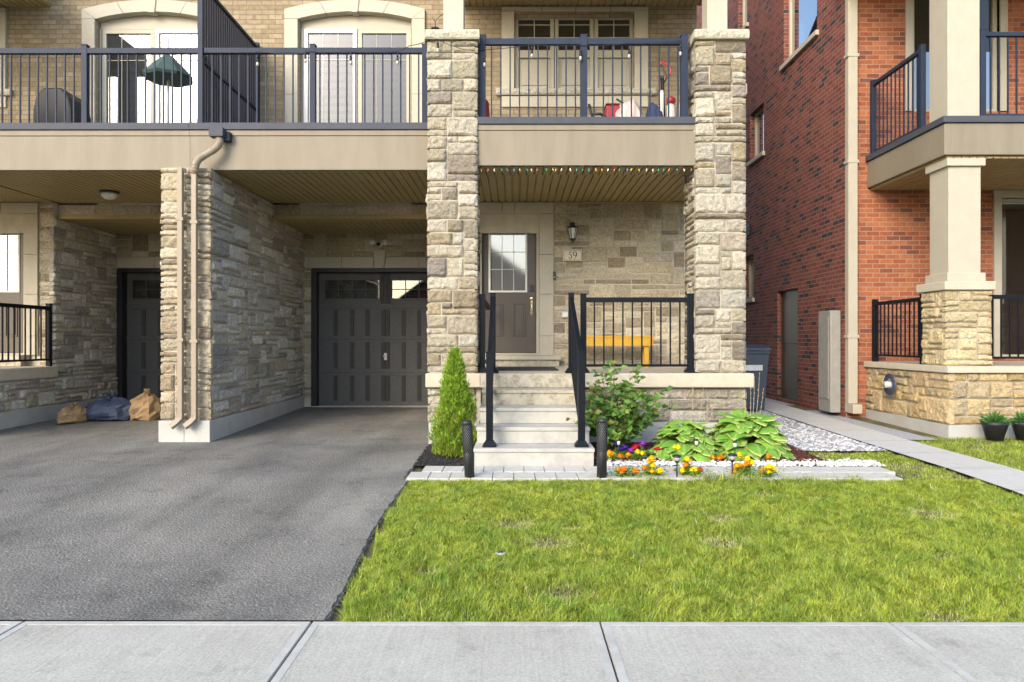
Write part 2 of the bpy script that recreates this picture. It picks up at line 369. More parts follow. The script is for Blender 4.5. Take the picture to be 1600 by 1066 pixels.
def face_stones(mb, W, H, P0, U, Nn, rnd, pal, cornerL=False, cornerR=False, ext=.035, depth=(.018, .048), res=.024, cu=.075, cv=.072, wmax=7, rough=1.0, holes=(), rects=None, thin=.5, big=.14):
    P0 = np.array(P0, float); U = np.array(U, float); Nn = np.array(Nn, float); Z = np.array([0, 0, 1.])
    flip = np.dot(np.cross(U, Z), Nn) < 0
    ks = [k for k, _ in pal]; ws = [q for _, q in pal]
    for (u, v, wd, h) in (rects or packing(W, H, rnd, cu, cv, wmax, thin, big)):
        if any(u+wd > a+.001 and u < b-.001 and v+h > c+.001 and v < d-.001 for a, b, c, d in holes): continue
        cl = cornerL and u < .001; cr = cornerR and u+wd > W-.001
        g = .0075
        a0 = -ext if cl else u+g; a1 = W+ext if cr else u+wd-g; b0 = v+g; b1 = v+h-g
        nu = max(3, int((a1-a0)/res)+1); nv = max(3, int((b1-b0)/res)+1)
        # edge loops: outer ring dropping to the mortar, then grid
        us = np.concatenate([[a0], np.linspace(a0+.004, a1-.004, nu+1), [a1]]); vs = np.concatenate([[b0], np.linspace(b0+.004, b1-.004, nv+1), [b1]])
        UU, VV = np.meshgrid(us, vs)
        dE = np.minimum(np.minimum(UU-a0, a1-UU), np.minimum(VV-b0, b1-VV))
        base = rnd.uniform(*depth)
        rr = np.random.RandomState(rnd.randrange(1 << 30))
        ku = max(2, int((a1-a0)/.05)+1); kv = max(2, int((b1-b0)/.05)+1)
        cg = rr.randn(kv+1, ku+1)*.0075*rough
        fx = (UU-a0)/(a1-a0)*ku; fy = (VV-b0)/(b1-b0)*kv
        ix = np.clip(fx.astype(int), 0, ku-1); iy = np.clip(fy.astype(int), 0, kv-1); tx = fx-ix; ty = fy-iy
        nz = cg[iy, ix]*(1-tx)*(1-ty)+cg[iy, ix+1]*tx*(1-ty)+cg[iy+1, ix]*(1-tx)*ty+cg[iy+1, ix+1]*tx*ty
        nz += rr.randn(*nz.shape)*.0016*rough
        prof = 1-(1-np.clip(dE/.024, 0, 1))**2.2
        sx, sy = rr.randn(2)*.05*rough
        D = (base+nz+sx*(UU-(a0+a1)/2)+sy*(VV-(b0+b1)/2))*(.35+.65*prof)
        D = np.maximum(D, .004)
        D[0, :] = -.004; D[-1, :] = -.004
        D[:, 0] = -.05 if cl else -.004; D[:, -1] = -.05 if cr else -.004
        jit = rr.randn(2, *UU.shape)*.0022*rough
        inn = (dE > .003)
        UU = UU+jit[0]*inn; VV = VV+jit[1]*inn
        pts = P0+UU[..., None]*U+VV[..., None]*Z+D[..., None]*Nn
        c = np.array(rnd.choices(ks, ws)[0])*rnd.uniform(.84, 1.14)*np.array([rnd.uniform(.98, 1.03), 1, rnd.uniform(.95, 1.05)])
        nr, nc = UU.shape; k = len(mb.v); mb.v += [tuple(p) for p in pts.reshape(-1, 3)]; mb.c += [tuple(c)]*(nr*nc)
        for i in range(nr-1):
            for j in range(nc-1):
                q = [k+i*nc+j, k+i*nc+j+1, k+(i+1)*nc+j+1, k+(i+1)*nc+j]
                mb.f.append(q[::-1] if flip else q); mb.m.append(0); mb.sm.append(False)
def stone_part(name, parent, faces, backing, seed):
    mb = MB(); rnd = random.Random(seed)
    for f in faces:
        kw = dict(f); pal = kw.pop('pal', PAL); face_stones(mb, kw.pop('W'), kw.pop('H'), kw.pop('P0'), kw.pop('U'), kw.pop('N'), rnd, pal, **kw)
    k = len(mb.f)
    for b in backing: mb.box(*b, m=1)
    return mb.build(name, [M['stone'], M['mortar']], parent)

# ------------------------------------------------------------------ railing builder
def railing(name, label, A, B, h, matk, parent=None, posts=(0, 1), spacing=.116, first=None, pw=.035, zoff=.09, posth=None, topw=.03, toph=.055, flare=False, group=None, skip=(), baz=None, nobal=False, postdrop=0, mat_post=None):
    A = Vector(A); B = Vector(B); t = thing(name, label, 'railing', tuple(A), group)
    d = B-A; Lh = math.hypot(d.x, d.y); ux = d.x/Lh; uy = d.y/Lh
    def P(s): return A+d*(s/Lh)
    posth = posth or h+.03; mt = M[matk]
    for q in posts:
        p = P(q*Lh); b = MB(); b.box(p.x-pw, p.x+pw, p.y-pw, p.y+pw, p.z, p.z+posth)
        b.box(p.x-pw-.004, p.x+pw+.004, p.y-pw-.004, p.y+pw+.004, p.z+posth, p.z+posth+.016)
        if flare:
            b.add([(p.x+sx*a, p.y+sy*a, p.z+z) for (a, z) in ((.07, .002), (.068, .018), (pw+.004, .062)) for sx, sy in ((-1, -1), (1, -1), (1, 1), (-1, 1))],
                  [(3, 2, 1, 0), (0, 1, 5, 4), (1, 2, 6, 5), (2, 3, 7, 6), (3, 0, 4, 7), (4, 5, 9, 8), (5, 6, 10, 9), (6, 7, 11, 10), (7, 4, 8, 11), (8, 9, 10, 11)])
        b.build('post', mt, t, .002)
    def rail(nm, z, wdt, hgt):
        a, c = P(0), P(Lh); b = MB(); nx, ny = -uy*wdt, ux*wdt; vs = []
        for p in (a, c):
            for sx, sz in ((-1, 0), (1, 0), (1, 1), (-1, 1)): vs.append((p.x+nx*sx, p.y+ny*sx, p.z+z+hgt*sz))
        b.add(vs, [(0, 1, 2, 3), (7, 6, 5, 4), (0, 4, 5, 1), (1, 5, 6, 2), (2, 6, 7, 3), (3, 7, 4, 0)]).build(nm, mt, t, .003)
    rail('top_rail', h-toph, topw, toph)
    rail('bottom_rail', zoff, .018, .03)
    if not nobal:
        s = spacing if first is None else first
        pp = [q*Lh for q in posts]
        while s < Lh-.03:
            if all(abs(s-q) > .05 for q in pp):
                p = P(s); z0 = p.z+zoff+.02; z1 = p.z+h-toph+.003
                b = MB(); b.box(p.x-.0085, p.x+.0085, p.y-.0085, p.y+.0085, z0, z1); b.build('baluster', mt, t)
            s += spacing
    return t

# ------------------------------------------------------------------ the townhouse unit (mirrored for the neighbour)
def slats(mb, x0, x1, y0, y1, z, pitch=.105):
    n = max(1, int(round((x1-x0)/pitch))); p = (x1-x0)/n
    for i in range(n):
        a = x0+i*p; mb.box(a+.008, a+p-.008, y0, y1, z, z+.024)
    mb.box(x0, x1, y0, y1, z+.022, z+.03)
YB = 11.1     # upper brick face
YD = 11.0     # porch wall face
YG = 12.7     # garage wall face
XC = -4.1     # party line
def unit(main):
    sfx = 'main'
    lab = ('stone and buff brick townhouse numbered 59 with two stone columns' if main else 'mirrored adjoining townhouse left of the party wall downspouts')
    H = thing('townhouse', lab, 'house', (-.6, 9.5, .2))
    seed = 7 if main else 70
    # --- columns
    for cx in (-1.03, 2.26):
        fs = [dict(W=.55, H=4.08, P0=(cx, 8.65, 1.06), U=(1, 0, 0), N=(0, -1, 0), cornerL=True, cornerR=True, thin=.36, big=.3, cv=.078, cu=.07),
              dict(W=.55, H=4.08, P0=(cx, 9.2, 1.06), U=(0, -1, 0), N=(-1, 0, 0)),
              dict(W=.55, H=4.08, P0=(cx+.55, 8.65, 1.06), U=(0, 1, 0), N=(1, 0, 0)),
              dict(W=.55, H=4.08, P0=(cx+.55, 9.2, 1.06), U=(-1, 0, 0), N=(0, 1, 0), cornerL=True, cornerR=True)]
        col = stone_part('stone_column', H, fs, [(cx, cx+.55, 8.65, 9.2, 1.05, 5.14)], seed+int(cx*10))
        cap = MB(); face_stones(cap, .66, .11, (cx-.055, 8.585, 5.14), (1, 0, 0), (0, -1, 0), random.Random(3), [((.55, .53, .44), 1)], True, True, ext=.008, depth=(.01, .012), rects=[(0, 0, .66, .11)], res=.03)
        face_stones(cap, .66, .11, (cx-.055, 9.25, 5.14), (0, -1, 0), (-1, 0, 0), random.Random(4), [((.55, .53, .44), 1)], depth=(.01, .012), rects=[(0, 0, .66, .11)], res=.03)
        cap.box(cx-.055, cx+.605, 8.585, 9.25, 5.14, 5.252, m=1)
        cap.build('column_cap', [M['stone'], M['ledge']], H).parent = col
        pc = cx+.275
        part('roof_post', 'trim', H, (pc-.125, pc+.125, 8.78, 9.03, 5.253, 6.73), (pc-.14, pc+.14, 8.765, 9.045, 5.253, 5.30))
    # --- porch base
    def gz(y): return G(y)-.1
    fs = [dict(W=.56, H=.42, P0=(-1.02, 8.6, .46), U=(1, 0, 0), N=(0, -1, 0), cornerL=True, cv=.105),
          dict(W=1.96, H=.42, P0=(.84, 8.6, .46), U=(1, 0, 0), N=(0, -1, 0), cornerR=True, cv=.14, cu=.09),
          dict(W=4.1, H=.42, P0=(-1.02, 12.7, .46), U=(0, -1, 0), N=(-1, 0, 0), pal=PAL_LIFT)]
    stone_part('porch_base', H, fs, [(-1.02, -.405, 8.6, 8.75, .44, .885), (.82, 2.8, 8.6, 8.75, .44, .885), (-1.02, 2.8, 8.752, 11.0, .44, .885), (-1.02, -.8, 11.002, 12.7, .44, .8849)], seed+1)
    part('foundation', 'found', H, (-1.04, -.42, 8.575, 12.7, 0, .455), (.83, 2.84, 8.575, 10.9, 0, .455), bevel=.006)
    part('porch_slab', 'ledge', H, (-1.07, -.405, 8.5, 8.64, .888, 1.058), (.815, 2.9, 8.5, 8.64, .888, 1.058), (-1.07, 2.9, 8.643, 11.0, .888, 1.056), bevel=.012)
    # --- porch wall, door surround
    fs = [dict(W=.235, H=2.55, P0=(-1.0, YD+.01, 1.06), U=(1, 0, 0), N=(0, -1, 0), pal=PALM, depth=(.008, .022)), dict(W=2.24, H=2.55, P0=(.62, YD, 1.06), U=(1, 0, 0), N=(0, -1, 0), pal=PALM, depth=(.008, .022), rough=.75, cornerR=True, ext=.02,  cu=.095, cv=.085, wmax=6)]
    stone_part('porch_wall', H, fs, [(.58, 2.87, YD, YD+.3, 1.0, 3.62), (-1.0, -.56, YD+.01, YD+.3, 1.0, 3.62), (-.56, .58, YD+.01, YD+.3, 3.14, 3.62)], seed+2)
    b = MB(); X = lambda p: PX(p, YD); Z = lambda p: PZ(p, YD)
    zs = [Z(552)-.03, Z(525), Z(460), Z(398), Z(334)]
    for x0, x1 in ((X(843), X(864.5)), (X(727), X(748))):
        for i in range(4): b.box(x0, x1, YD-.03, YD+.12, zs[i]+.0025, zs[i+1]-.0025)
    for x0, x1 in ((X(727), X(784)), (X(785), X(803.5)), (X(804.5), X(864.5))):
        b.box(x0, x1, YD-.034, YD+.1, Z(334)+.003, Z(317))
    b.build('door_surround', M['lime'], H, .004)
    part('door_sill', 'lime', H, (X(743), X(876), YD-.19, YD+.1, Z(552)-.10, Z(552)-.03), bevel=.008)
    part('door_sill_base', 'oldconc', H, (X(743)+.02, X(876)-.03, YD-.15, YD-.001, 1.058, Z(552)-.102), bevel=.004)
    part('door_frame', 'trim', H, (X(748), X(752.5), YD+.02, YD+.16, Z(552)-.028, Z(334)), (X(838), X(843), YD+.02, YD+.16, Z(552)-.028, Z(334)), (X(752.5), X(838), YD+.02, YD+.16, Z(347), Z(334)), (X(748), X(843), YD-.02, YD+.16, Z(552)-.028, Z(552)), bevel=.004)
    # front door
    dx0, dx1, dz0, dz1 = X(753), X(837.5), Z(551.5), Z(348); dy = YD+.10
    wx0, wx1, wz0, wz1 = X(763), X(824), Z(456.5), Z(359)
    b = MB(); b.box(dx0, wx0, dy, dy+.045, dz0, dz1); b.box(wx1, dx1, dy, dy+.045, dz0, dz1); b.box(wx0, wx1, dy, dy+.045, wz1, dz1); b.box(wx0, wx1, dy, dy+.045, dz0, wz0)
    for p0, p1 in ((767, 785.5), (802, 821)):
        x0, x1, z0, z1 = X(p0), X(p1), Z(526), Z(474)
        for q in ((x0, x1, z1-.012, z1), (x0, x1, z0, z0+.012), (x0, x0+.012, z0+.012, z1-.012), (x1-.012, x1, z0+.012, z1-.012)): b.box(q[0], q[1], dy-.014, dy, q[2], q[3])
        b.box(x0+.035, x1-.035, dy-.010, dy, z0+.035, z1-.035)
    D = b.build('front_door', M['door'], H, .003)
    def sub(o): o.parent = D; return o
    b = MB(); e = .03
    for q in ((wx0, wx1, wz1-e, wz1), (wx0, wx1, wz0, wz0+e), (wx0, wx0+e, wz0+e, wz1-e), (wx1-e, wx1, wz0+e, wz1-e)): b.box(q[0], q[1], dy-.015, dy+.02, q[2], q[3])
    for i in (1, 2): x = wx0+e+(wx1-wx0-2*e)*i/3; b.box(x-.005, x+.005, dy+.006, dy+.016, wz0+e, wz1-e)
    for i in (1, 2): z = wz0+e+(wz1-wz0-2*e)*i/3+(.03 if i == 1 else .0); b.box(wx0+e, wx1-e, dy+.005, dy+.0165, z-.005, z+.005)
    sub(b.build('window_frame', M['white'], H, .003))
    sub(part('window_pane', 'doorglass', H, (wx0+e, wx1-e, dy+.02, dy+.024, wz0+e, wz1-e), bevel=0))
    b = MB(); kx = X(831)
    b.box(kx-.03, kx+.03, dy-.02, dy+.0, Z(455)-.0, Z(445)); b.build('smart_lock', M['blackmetal'], H, .005).parent = D
    b = MB(); b.lathe([(.001, 0), (.032, .0), (.034, .012), (.02, .02)], (kx, dy, Z(466)), axis='y'); b.box(kx-.014, kx+.014, dy-.008, dy, Z(492), Z(468)); b.tube([(kx, dy-.01, Z(471)), (kx, dy-.05, Z(474)), (kx, dy-.05, Z(485)), (kx, dy-.01, Z(489))], .008, 8)
    b.lathe([(.001, 0), (.026, 0), (.026, .01), (.012, .018)], (kx, dy, Z(489)), axis='y'); b.build('door_handle', M['brass'], H).parent = D
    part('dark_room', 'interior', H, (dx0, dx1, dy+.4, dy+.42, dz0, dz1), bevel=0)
    # --- right bay balcony
    bays = [(-.455, 2.245, 8.68), (XC, -1.045, 8.9)]
    for k, (x0, x1, y) in enumerate(bays):
        part('balcony_fascia', 'beige', H, (x0, x1, y, y+.06, 3.615, 4.045), bevel=.004)
        part('fascia_trim', 'beige', H, (x0, x1, y-.012, y+.06, 4.047, 4.115), bevel=.004)
        part('balcony_curb', 'slatecurb', H, (x0-(.03 if k == 0 else 0), x1+(.02 if k == 0 else 0), y-.035, y+.22, 4.118, 4.205), bevel=.005)
    part('balcony_floor', 'conc', H, (XC, 2.85, 9.22, 11.09, 3.66, 4.0), (XC, -1.05, 8.97, 9.218, 3.66, 4.0), (-.45, 2.24, 8.75, 9.218, 3.66, 4.0))
    b = MB(); slats(b, -.465, 2.25, 8.742, 9.2, 3.622); slats(b, -.98, 2.85, 9.203, YD-.0, 3.622); slats(b, XC+.26, -1.05, 8.962, YB, 3.622); b.build('porch_soffit', M['soffit'], H)
    part('soffit_trim', 'soffit', H, (.6, 2.85, YD-.035, YD-.001, 3.59, 3.62), bevel=.003)
    # --- garage recess
    fs = [dict(W=2.8, H=.165, P0=(-3.8, YB, 3.435), U=(1, 0, 0), N=(0, -1, 0), pal=PALM, depth=(.008, .018), rough=.6, rects=[(a, 0, c, .165) for a, c in ((0, .44), (.44, .86), (1.3, .9), (2.2, .6))])]
    stone_part('garage_beam', H, fs, [(-3.82, -1.0, YB, YB+.25, 3.43, 3.655)], seed+3)
    part('beam_trim', 'soffit', H, (-3.8, -1.0, YB-.02, YB+.27, 3.375, 3.43), bevel=.004)
    b = MB(); slats(b, -3.8, -1.0, YB+.27, YG, 3.39); b.build('garage_ceiling', M['soffit'], H)
    fs = [dict(W=3.9, H=3.16, P0=(-3.82, 8.8, .46), U=(0, 1, 0), N=(1, 0, 0), pal=PAL_LIFT, cu=.09, cv=.072, wmax=8),
          dict(W=.28, H=3.16, P0=(-4.1, 8.8, .46), U=(1, 0, 0), N=(0, -1, 0), pal=PALM, cornerR=True, cu=.07)]
    stone_part('party_wall', H, fs, [(XC+.002, -3.82, 8.8, YG+.3, .44, 3.618)], seed+4)
    part('party_foundation', 'found', H, (XC+.001, -3.78, 8.74, YG, 0, .458), bevel=.006)
    gx0, gx1 = PX(487, YG), PX(713, YG); gz1 = PZ(421, YG)
    fs = [dict(W=gx0-(-3.8), H=PZ(418, YG)-.42, P0=(-3.8, YG, .42), U=(1, 0, 0), N=(0, -1, 0), pal=PALM, depth=(.008, .02), rough=.7, cu=.07),
          dict(W=2.8, H=3.39-PZ(402, YG), P0=(-3.8, YG, PZ(402, YG)), U=(1, 0, 0), N=(0, -1, 0), pal=PALM, depth=(.008, .02), rough=.7, cv=.105, cu=.1)]
    stone_part('garage_wall', H, fs, [(-3.82, gx0, YG, YG+.3, .2, 3.5), (gx1, -.8, YG, YG+.3, .2, 3.5), (gx0, gx1, YG, YG+.3, gz1+.01, 3.5)], seed+5)
    b = MB(); xs = [470, 482.5, 534, 584]; xr = [603, 654, 713, 722]
    for a, c in list(zip(xs, xs[1:]))+list(zip(xr, xr[1:])): b.box(PX(a, YG)+.003, PX(c, YG)-.003, YG-.035, YG, PZ(419, YG), PZ(402.5, YG))
    b.prism([(PX(587.5, YG), PZ(419, YG)-.002), (PX(600, YG), PZ(419, YG)-.002), (PX(604, YG), PZ(391, YG)), (PX(584, YG), PZ(391, YG))], YG-.06, YG)
    b.build('garage_lintel', M['lime'], H, .004)
    part('garage_jamb', 'darkframe', H, (gx0-.01, gx0+.09, YG-.02, YG+.2, .2, gz1), (gx1-.09, gx1+.01, YG-.02, YG+.2, .2, gz1), (gx0, gx1, YG-.015, YG+.2, gz1-.05, gz1+.02), bevel=.004)
    part('garage_threshold', 'found', H, (gx0, gx1, YG-.05, YG+.2, .15, .275), bevel=.004)
    # garage door
    gc = (gx0+gx1)/2; gy = YG+.13
    def gX(p): return PX(p, YG)+(gc-PX(600, YG))
    def gZ(p): return PZ(p, YG)
    b = MB(); yb = gy+.02; hw = gx1-gc-.085
    wr = [(gX(504), gX(590)), (gX(610), gX(696))]; wz0, wz1 = gZ(465.5), gZ(437)
    b.box(gc-hw, gc+hw, yb, yb+.04, .28, wz0); b.box(gc-hw, gc+hw, yb, yb+.04, wz1, gZ(424)+.06)
    for a, c in ((gc-hw, wr[0][0]), (wr[0][1], wr[1][0]), (wr[1][1], gc+hw)): b.box(a, c, yb, yb+.04, wz0, wz1)
    GD = b.build('garage_door', M['garage'], H, .002)
    b = MB()
    for za, zb in ((474, 483.5), (525, 535), (577, 587.5), (628, 635)): b.box(gc-hw, gc+hw, yb-.018, yb, gZ(zb), gZ(za))
    for za in (481, 530.5, 583): b.box(gc-hw, gc+hw, yb-.019, yb-.0175, gZ(za)-.003, gZ(za)+.003, m=1)
    b.build('door_rail', [M['garage'], M['darkframe']], H, .003).parent = GD
    b = MB()
    for za, zb in ((483.6, 524.9), (535.1, 576.9), (587.6, 627.9)):
        for p in (521, 547, 571.5): 
            for q in (p, 1200-p): b.box(gX(q)-.035, gX(q)+.035, yb-.016, yb, gZ(zb), gZ(za))
        for q in (596.5, 603.5): b.box(gX(q)-.037, gX(q)+.037, yb-.018, yb, gZ(zb), gZ(za))
    for q in (594.5, 600, 605.5): b.box(gX(q)-.026, gX(q)+.026, yb-.018, yb, gZ(473.9), gZ(425))
    b.build('door_batten', M['garage_b'], H, .003).parent = GD
    for a, c in wr:
        b = MB(); e = .02
        for q in ((a-e, c+e, wz1, wz1+e), (a-e, c+e, wz0-e, wz0), (a-e, a, wz0, wz1), (c, c+e, wz0, wz1)): b.box(q[0], q[1], yb-.02, yb+.02, q[2], q[3])
        for i in (1, 2, 3): x = a+(c-a)*i/4; b.box(x-.006, x+.006, yb, yb+.014, wz0, wz1)
        b.box(a, c, yb-.001, yb+.013, (wz0+wz1)/2-.006, (wz0+wz1)/2+.006)
        b.build('window_frame', M['garage'], H, .002).parent = GD
        part('window_pane', 'glass', H, (a, c, yb+.018, yb+.022, wz0, wz1), bevel=0).parent = GD
    b = MB(); b.box(gX(598), gX(602.5), yb-.03, yb-.018, gZ(563), gZ(552)); b.tube([(gX(596.5), yb-.045, gZ(556.5)), (gX(603), yb-.045, gZ(556.5))], .01, 8); b.tube([(gX(600), yb-.02, gZ(556.5)), (gX(600), yb-.045, gZ(556.5))], .012, 8)
    b.build('door_handle', M['frost'], H, .003).parent = GD
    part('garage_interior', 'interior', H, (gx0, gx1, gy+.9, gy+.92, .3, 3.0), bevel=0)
    # --- party side of the porch (facing the garage recess)
    fs = [dict(W=YG-YD, H=2.5, P0=(-1.0, YG, .88), U=(0, -1, 0), N=(-1, 0, 0), pal=PAL_LIFT, cornerR=True)]
    stone_part('recess_wall', H, fs, [(-.999, -.8, YD+.312, YG, .886, 3.61)], seed+6)
    # --- upper brick wall with openings
    top = 8.6; ax0, ax1, az1 = PX(468, YB), PX(642, YB), PZ(18, YB)
    wx0, wx1, wz0, wz1 = PX(800, YB), PX(989, YB), PZ(143, YB), PZ(28, YB)
    part('brick_wall', 'brick', H, (XC, ax0, YB, YB+.25, 3.6, top), (ax0, ax1, YB, YB+.25, az1, top), (ax1, wx0, YB, YB+.25, 3.6, top), (wx0, wx1, YB, YB+.25, wz1, top), (wx0, wx1, YB, YB+.25, 3.6, wz0), (wx1, 2.88, YB, YB+.25, 3.6, top), bevel=0)
    part('side_wall', 'brick', H, (2.62, 2.875, YD+.28, 20, .1, 3.6), (2.62, 2.88, YB+.25, 20, 3.6, top), (XC+.01, 2.6, 19.7, 20, .1, top), bevel=0)
    b = MB(); b.add([(XC, YB-.4, top-.02), (3.15, YB-.4, top-.02), (3.15, 20.4, top-.02), (XC, 20.4, top-.02), (XC, 15.5, top+3), (3.15, 15.5, top+3)], [(0, 3, 2, 1), (0, 1, 5, 4), (1, 2, 5), (2, 3, 4, 5), (3, 0, 4)]); b.build('roof', M['roof'], H)
    # arch surround
    def arcpts(xa, za, xm, zm, n=24):
        # circle through (xa,za), (xm,zm top), symmetric
        hw = xm-xa; s = zm-za; r = (hw*hw+s*s)/(2*s); cz = zm-r
        return [(xa+2*hw*i/n, cz+math.sqrt(max(0, r*r-(xa+2*hw*i/n-xm)**2))) for i in range(n+1)]
    xo0, xo1, xi0, xi1 = PX(445.5, YB), PX(664, YB), PX(466, YB), PX(644, YB); xm = (xo0+xo1)/2
    oz, oc, iz, ic = PZ(16, YB), PZ(1, YB), PZ(31, YB), PZ(19.5, YB)
    po = arcpts(xo0, oz, xm, oc, 40); pi_ = arcpts(xi0, iz, xm, ic, 40)
    b = MB()
    for a, c in ((0, 10), (10, 19), (21, 30), (30, 40)):
        poly = [po[i] for i in range(a, c+1)]; inn = [pi_[i] for i in range(a, c+1)]
        poly = poly[:]; g = .004
        if a == 0: b.add([], [])
        pts = inn+poly[::-1]; pts = [(x+(g if i in (0, len(pts)-1) else 0)-(g if i in (len(inn)-1, len(inn)) else 0), z) for i, (x, z) in enumerate(pts)]
        if a == 0: pts = [(xi0, iz), ]+pts[1:]
        b.prism(pts, YB-.05, YB+.12)
    kw = .05
    b.prism([(xm-kw, ic-.02), (xm+kw, ic-.02), (xm+kw*1.6, oc+.06), (xm-kw*1.6, oc+.06)], YB-.07, YB+.1)
    for x0, x1, xs in ((xo0, xi0, 1), (xi1, xo1, -1)):
        zz = [4.0, PZ(148.5, YB), PZ(87, YB), PZ(31, YB)]
        for i in range(3): b.box(x0, x1, YB-.05, YB+.12, zz[i]+.003, zz[i+1]-.003)
        # springer
        if xs > 0: b.prism([(x0, PZ(31, YB)+.003), (x1, PZ(31, YB)+.003), (x1, iz+.001), (x0, oz)], YB-.05, YB+.12)
        else: b.prism([(x0, PZ(31, YB)+.003), (x1, PZ(31, YB)+.003), (x1, oz), (x0, iz+.001)], YB-.05, YB+.12)
    b.build('arch_surround', M['lime'], H, .005)
    # patio door
    y = YB+.06; b = MB(); fz1 = PZ(41.5, YB)
    b.box(xi0, xi1, y+.03, y+.1, fz1, az1+.02); b.box(xi0, PX(472, YB), y, y+.1, 4.0, fz1); b.box(PX(640, YB), xi1, y, y+.1, 4.0, fz1)
    PD = b.build('patio_door', M['trim'], H, .004)
    for k, (a, c, mk) in enumerate(((PX(472, YB), PX(556, YB), 'white'), (PX(557, YB), PX(640, YB), 'trim'))):
        yy = y+.03+(.0 if k else -.015); e = .065
        b = MB()
        for q in ((a, c, fz1-e, fz1), (a, c, 4.0, 4.08), (a, a+e, 4.08, fz1-e), (c-e, c, 4.08, fz1-e)): b.box(q[0], q[1], yy, yy+.045, q[2], q[3])
        for i in (1, 2): x = a+e+(c-a-2*e)*i/3; b.box(x-.005, x+.005, yy+.02, yy+.03, 4.08, fz1-e)
        for z in (fz1-e-.42,): b.box(a+e, c-e, yy+.019, yy+.029, z-.006, z+.006)
        b.build('sash', M[mk], H, .003).parent = PD
        part('door_pane', 'screenglass' if k else 'patioglass', H, (a+e, c-e, yy+.031, yy+.035, 4.08, fz1-e), bevel=0).parent = PD
    b = MB(); z = 4.02
    while z < fz1: b.box(xi0, xi1, y+.13, y+.134, z, z+.07); z += .125
    b.box(xi0, xi1, y+.19, y+.195, 4.0, fz1, m=1)
    b.build('door_blind', [M['blind'], M['blind2']], H).parent = PD
    # triple window
    X = lambda p: PX(p, YB); Z = lambda p: PZ(p, YB); b = MB()
    for x0, x1 in ((X(784), X(803.5)), (X(991), X(1012))): b.box(x0, x1, YB-.04, YB+.1, Z(141), Z(19))
    for a, c in ((784, 846), (847, 899), (900, 953), (954, 1012)): b.box(X(a)+.002, X(c)-.002, YB-.042, YB+.1, Z(19)+.004, Z(13))
    for a, c in ((784, 845), (845, 898), (898, 950), (950, 1012)): b.box(X(a)+.002, X(c)-.002, YB-.03, YB-.002, Z(168), Z(151))
    b.build('window_surround', M['lime'], H, .004)
    sm = MB(); face_stones(sm, X(1024)-X(775), .1, (X(775), YB-.06, Z(150)), (1, 0, 0), (0, -1, 0), random.Random(9), [((.58, .55, .46), 1)], True, True, ext=.003, depth=(.02, .024), res=.03, rects=[(0, 0, X(1024)-X(775), .1)])
    sm.box(X(775), X(1024), YB-.06, YB-.001, Z(150)+.001, Z(150)+.1, m=1); sm.build('window_sill', [M['stone'], M['lime']], H)
    for a, c in ((804, 866), (867, 928), (929, 990.5)):
        e = 6*.01; x0, x1 = X(a), X(c); z0, z1, zt = Z(142), Z(20), Z(80)
        b = MB()
        for q in ((x0, x1, z1-.09, z1), (x0, x1, z0, z0+.06), (x0, x0+e, z0+.06, z1-.09), (x1-e, x1, z0+.06, z1-.09), (x0+e, x1-e, zt-.09, zt+.03)): b.box(q[0], q[1], YB+.03, YB+.1, q[2], q[3])
        b.box(x0+e, x1-e, YB+.075, YB+.095, z0+.06, zt-.09); b.box(x0+e+.05, x1-e-.05, YB+.06, YB+.076, z0+.11, zt-.14)
        W = b.build('window', M['trim'], H, .004)
        b = MB()
        for i in (1,): x = (x0+x1)/2; b.box(x-.007, x+.007, YB+.05, YB+.06, zt+.03, z1-.09)
        for i in (1, 2): z = zt+.03+(z1-.09-zt-.03)*i/2.4; b.box(x0+e, x1-e, YB+.0495, YB+.0605, z-.007, z+.007)
        b.build('muntin', M['trim'], H).parent = W
        part('window_pane', 'glass', H, (x0+e, x1-e, YB+.065, YB+.069, zt+.03, z1-.09), bevel=0).parent = W
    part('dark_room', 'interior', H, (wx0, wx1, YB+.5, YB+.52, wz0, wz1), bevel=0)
    # upper porch roof soffit
    b = MB(); slats(b, -.9, 3.0, 8.5, YB, 6.73); b.box(-.9, 3.0, 8.46, 8.5, 6.70, 7.1); b.box(-.9, 3.0, 8.5, YB, 6.765, 7.1); b.build('upper_soffit', M['soffit'], H)
    part('roof_beam', 'trim', H, (-.9, 2.95, 8.72, 9.1, 6.6, 6.725), bevel=.01)
    return H
unit(True)
MIR = True; unit(False); MIR = False

# ------------------------------------------------------------------ balcony railings and privacy screen
def baloff(px, Y, A): return PX(px, Y)-A
Yl, Yr = 9.05, 8.8
xa, xb = PX(313.5, Yl)+.0, PX(664, Yl)
tl = railing('balcony_railing', 'dark balcony railing, sky blue tint painted in, over the garage of number 59', (xa, Yl, 4.205), (xb, Yl, 4.205), PZ(75.5, Yl)-4.205, 'slate', posts=((PX(489, Yl)-xa)/(xb-xa), 1), first=PX(331, Yl)-xa, zoff=.01, spacing=.1156, toph=.07)
xc, xd = PX(753.5, Yr), PX(1068.5, Yr)
railing('balcony_railing', 'dark balcony railing, sky blue tint painted in, between the two stone columns', (xc, Yr, 4.205), (xd, Yr, 4.205), PZ(61.5, Yr)-4.205, 'slate', posts=(0, (PX(912, Yr)-xc)/(xd-xc), 1), first=.116, zoff=.01, spacing=.1165, toph=.075, pw=.042)
MIR = True
railing('balcony_railing', 'balcony railing of the adjoining house left of the privacy screen', (xa-.2, Yl, 4.205), (xb, Yl, 4.205), PZ(75.5, Yl)-4.205, 'slate', posts=((PX(489, Yl)-xa)/(xb-xa), 1), first=.075, zoff=.01, spacing=.1156, toph=.07)
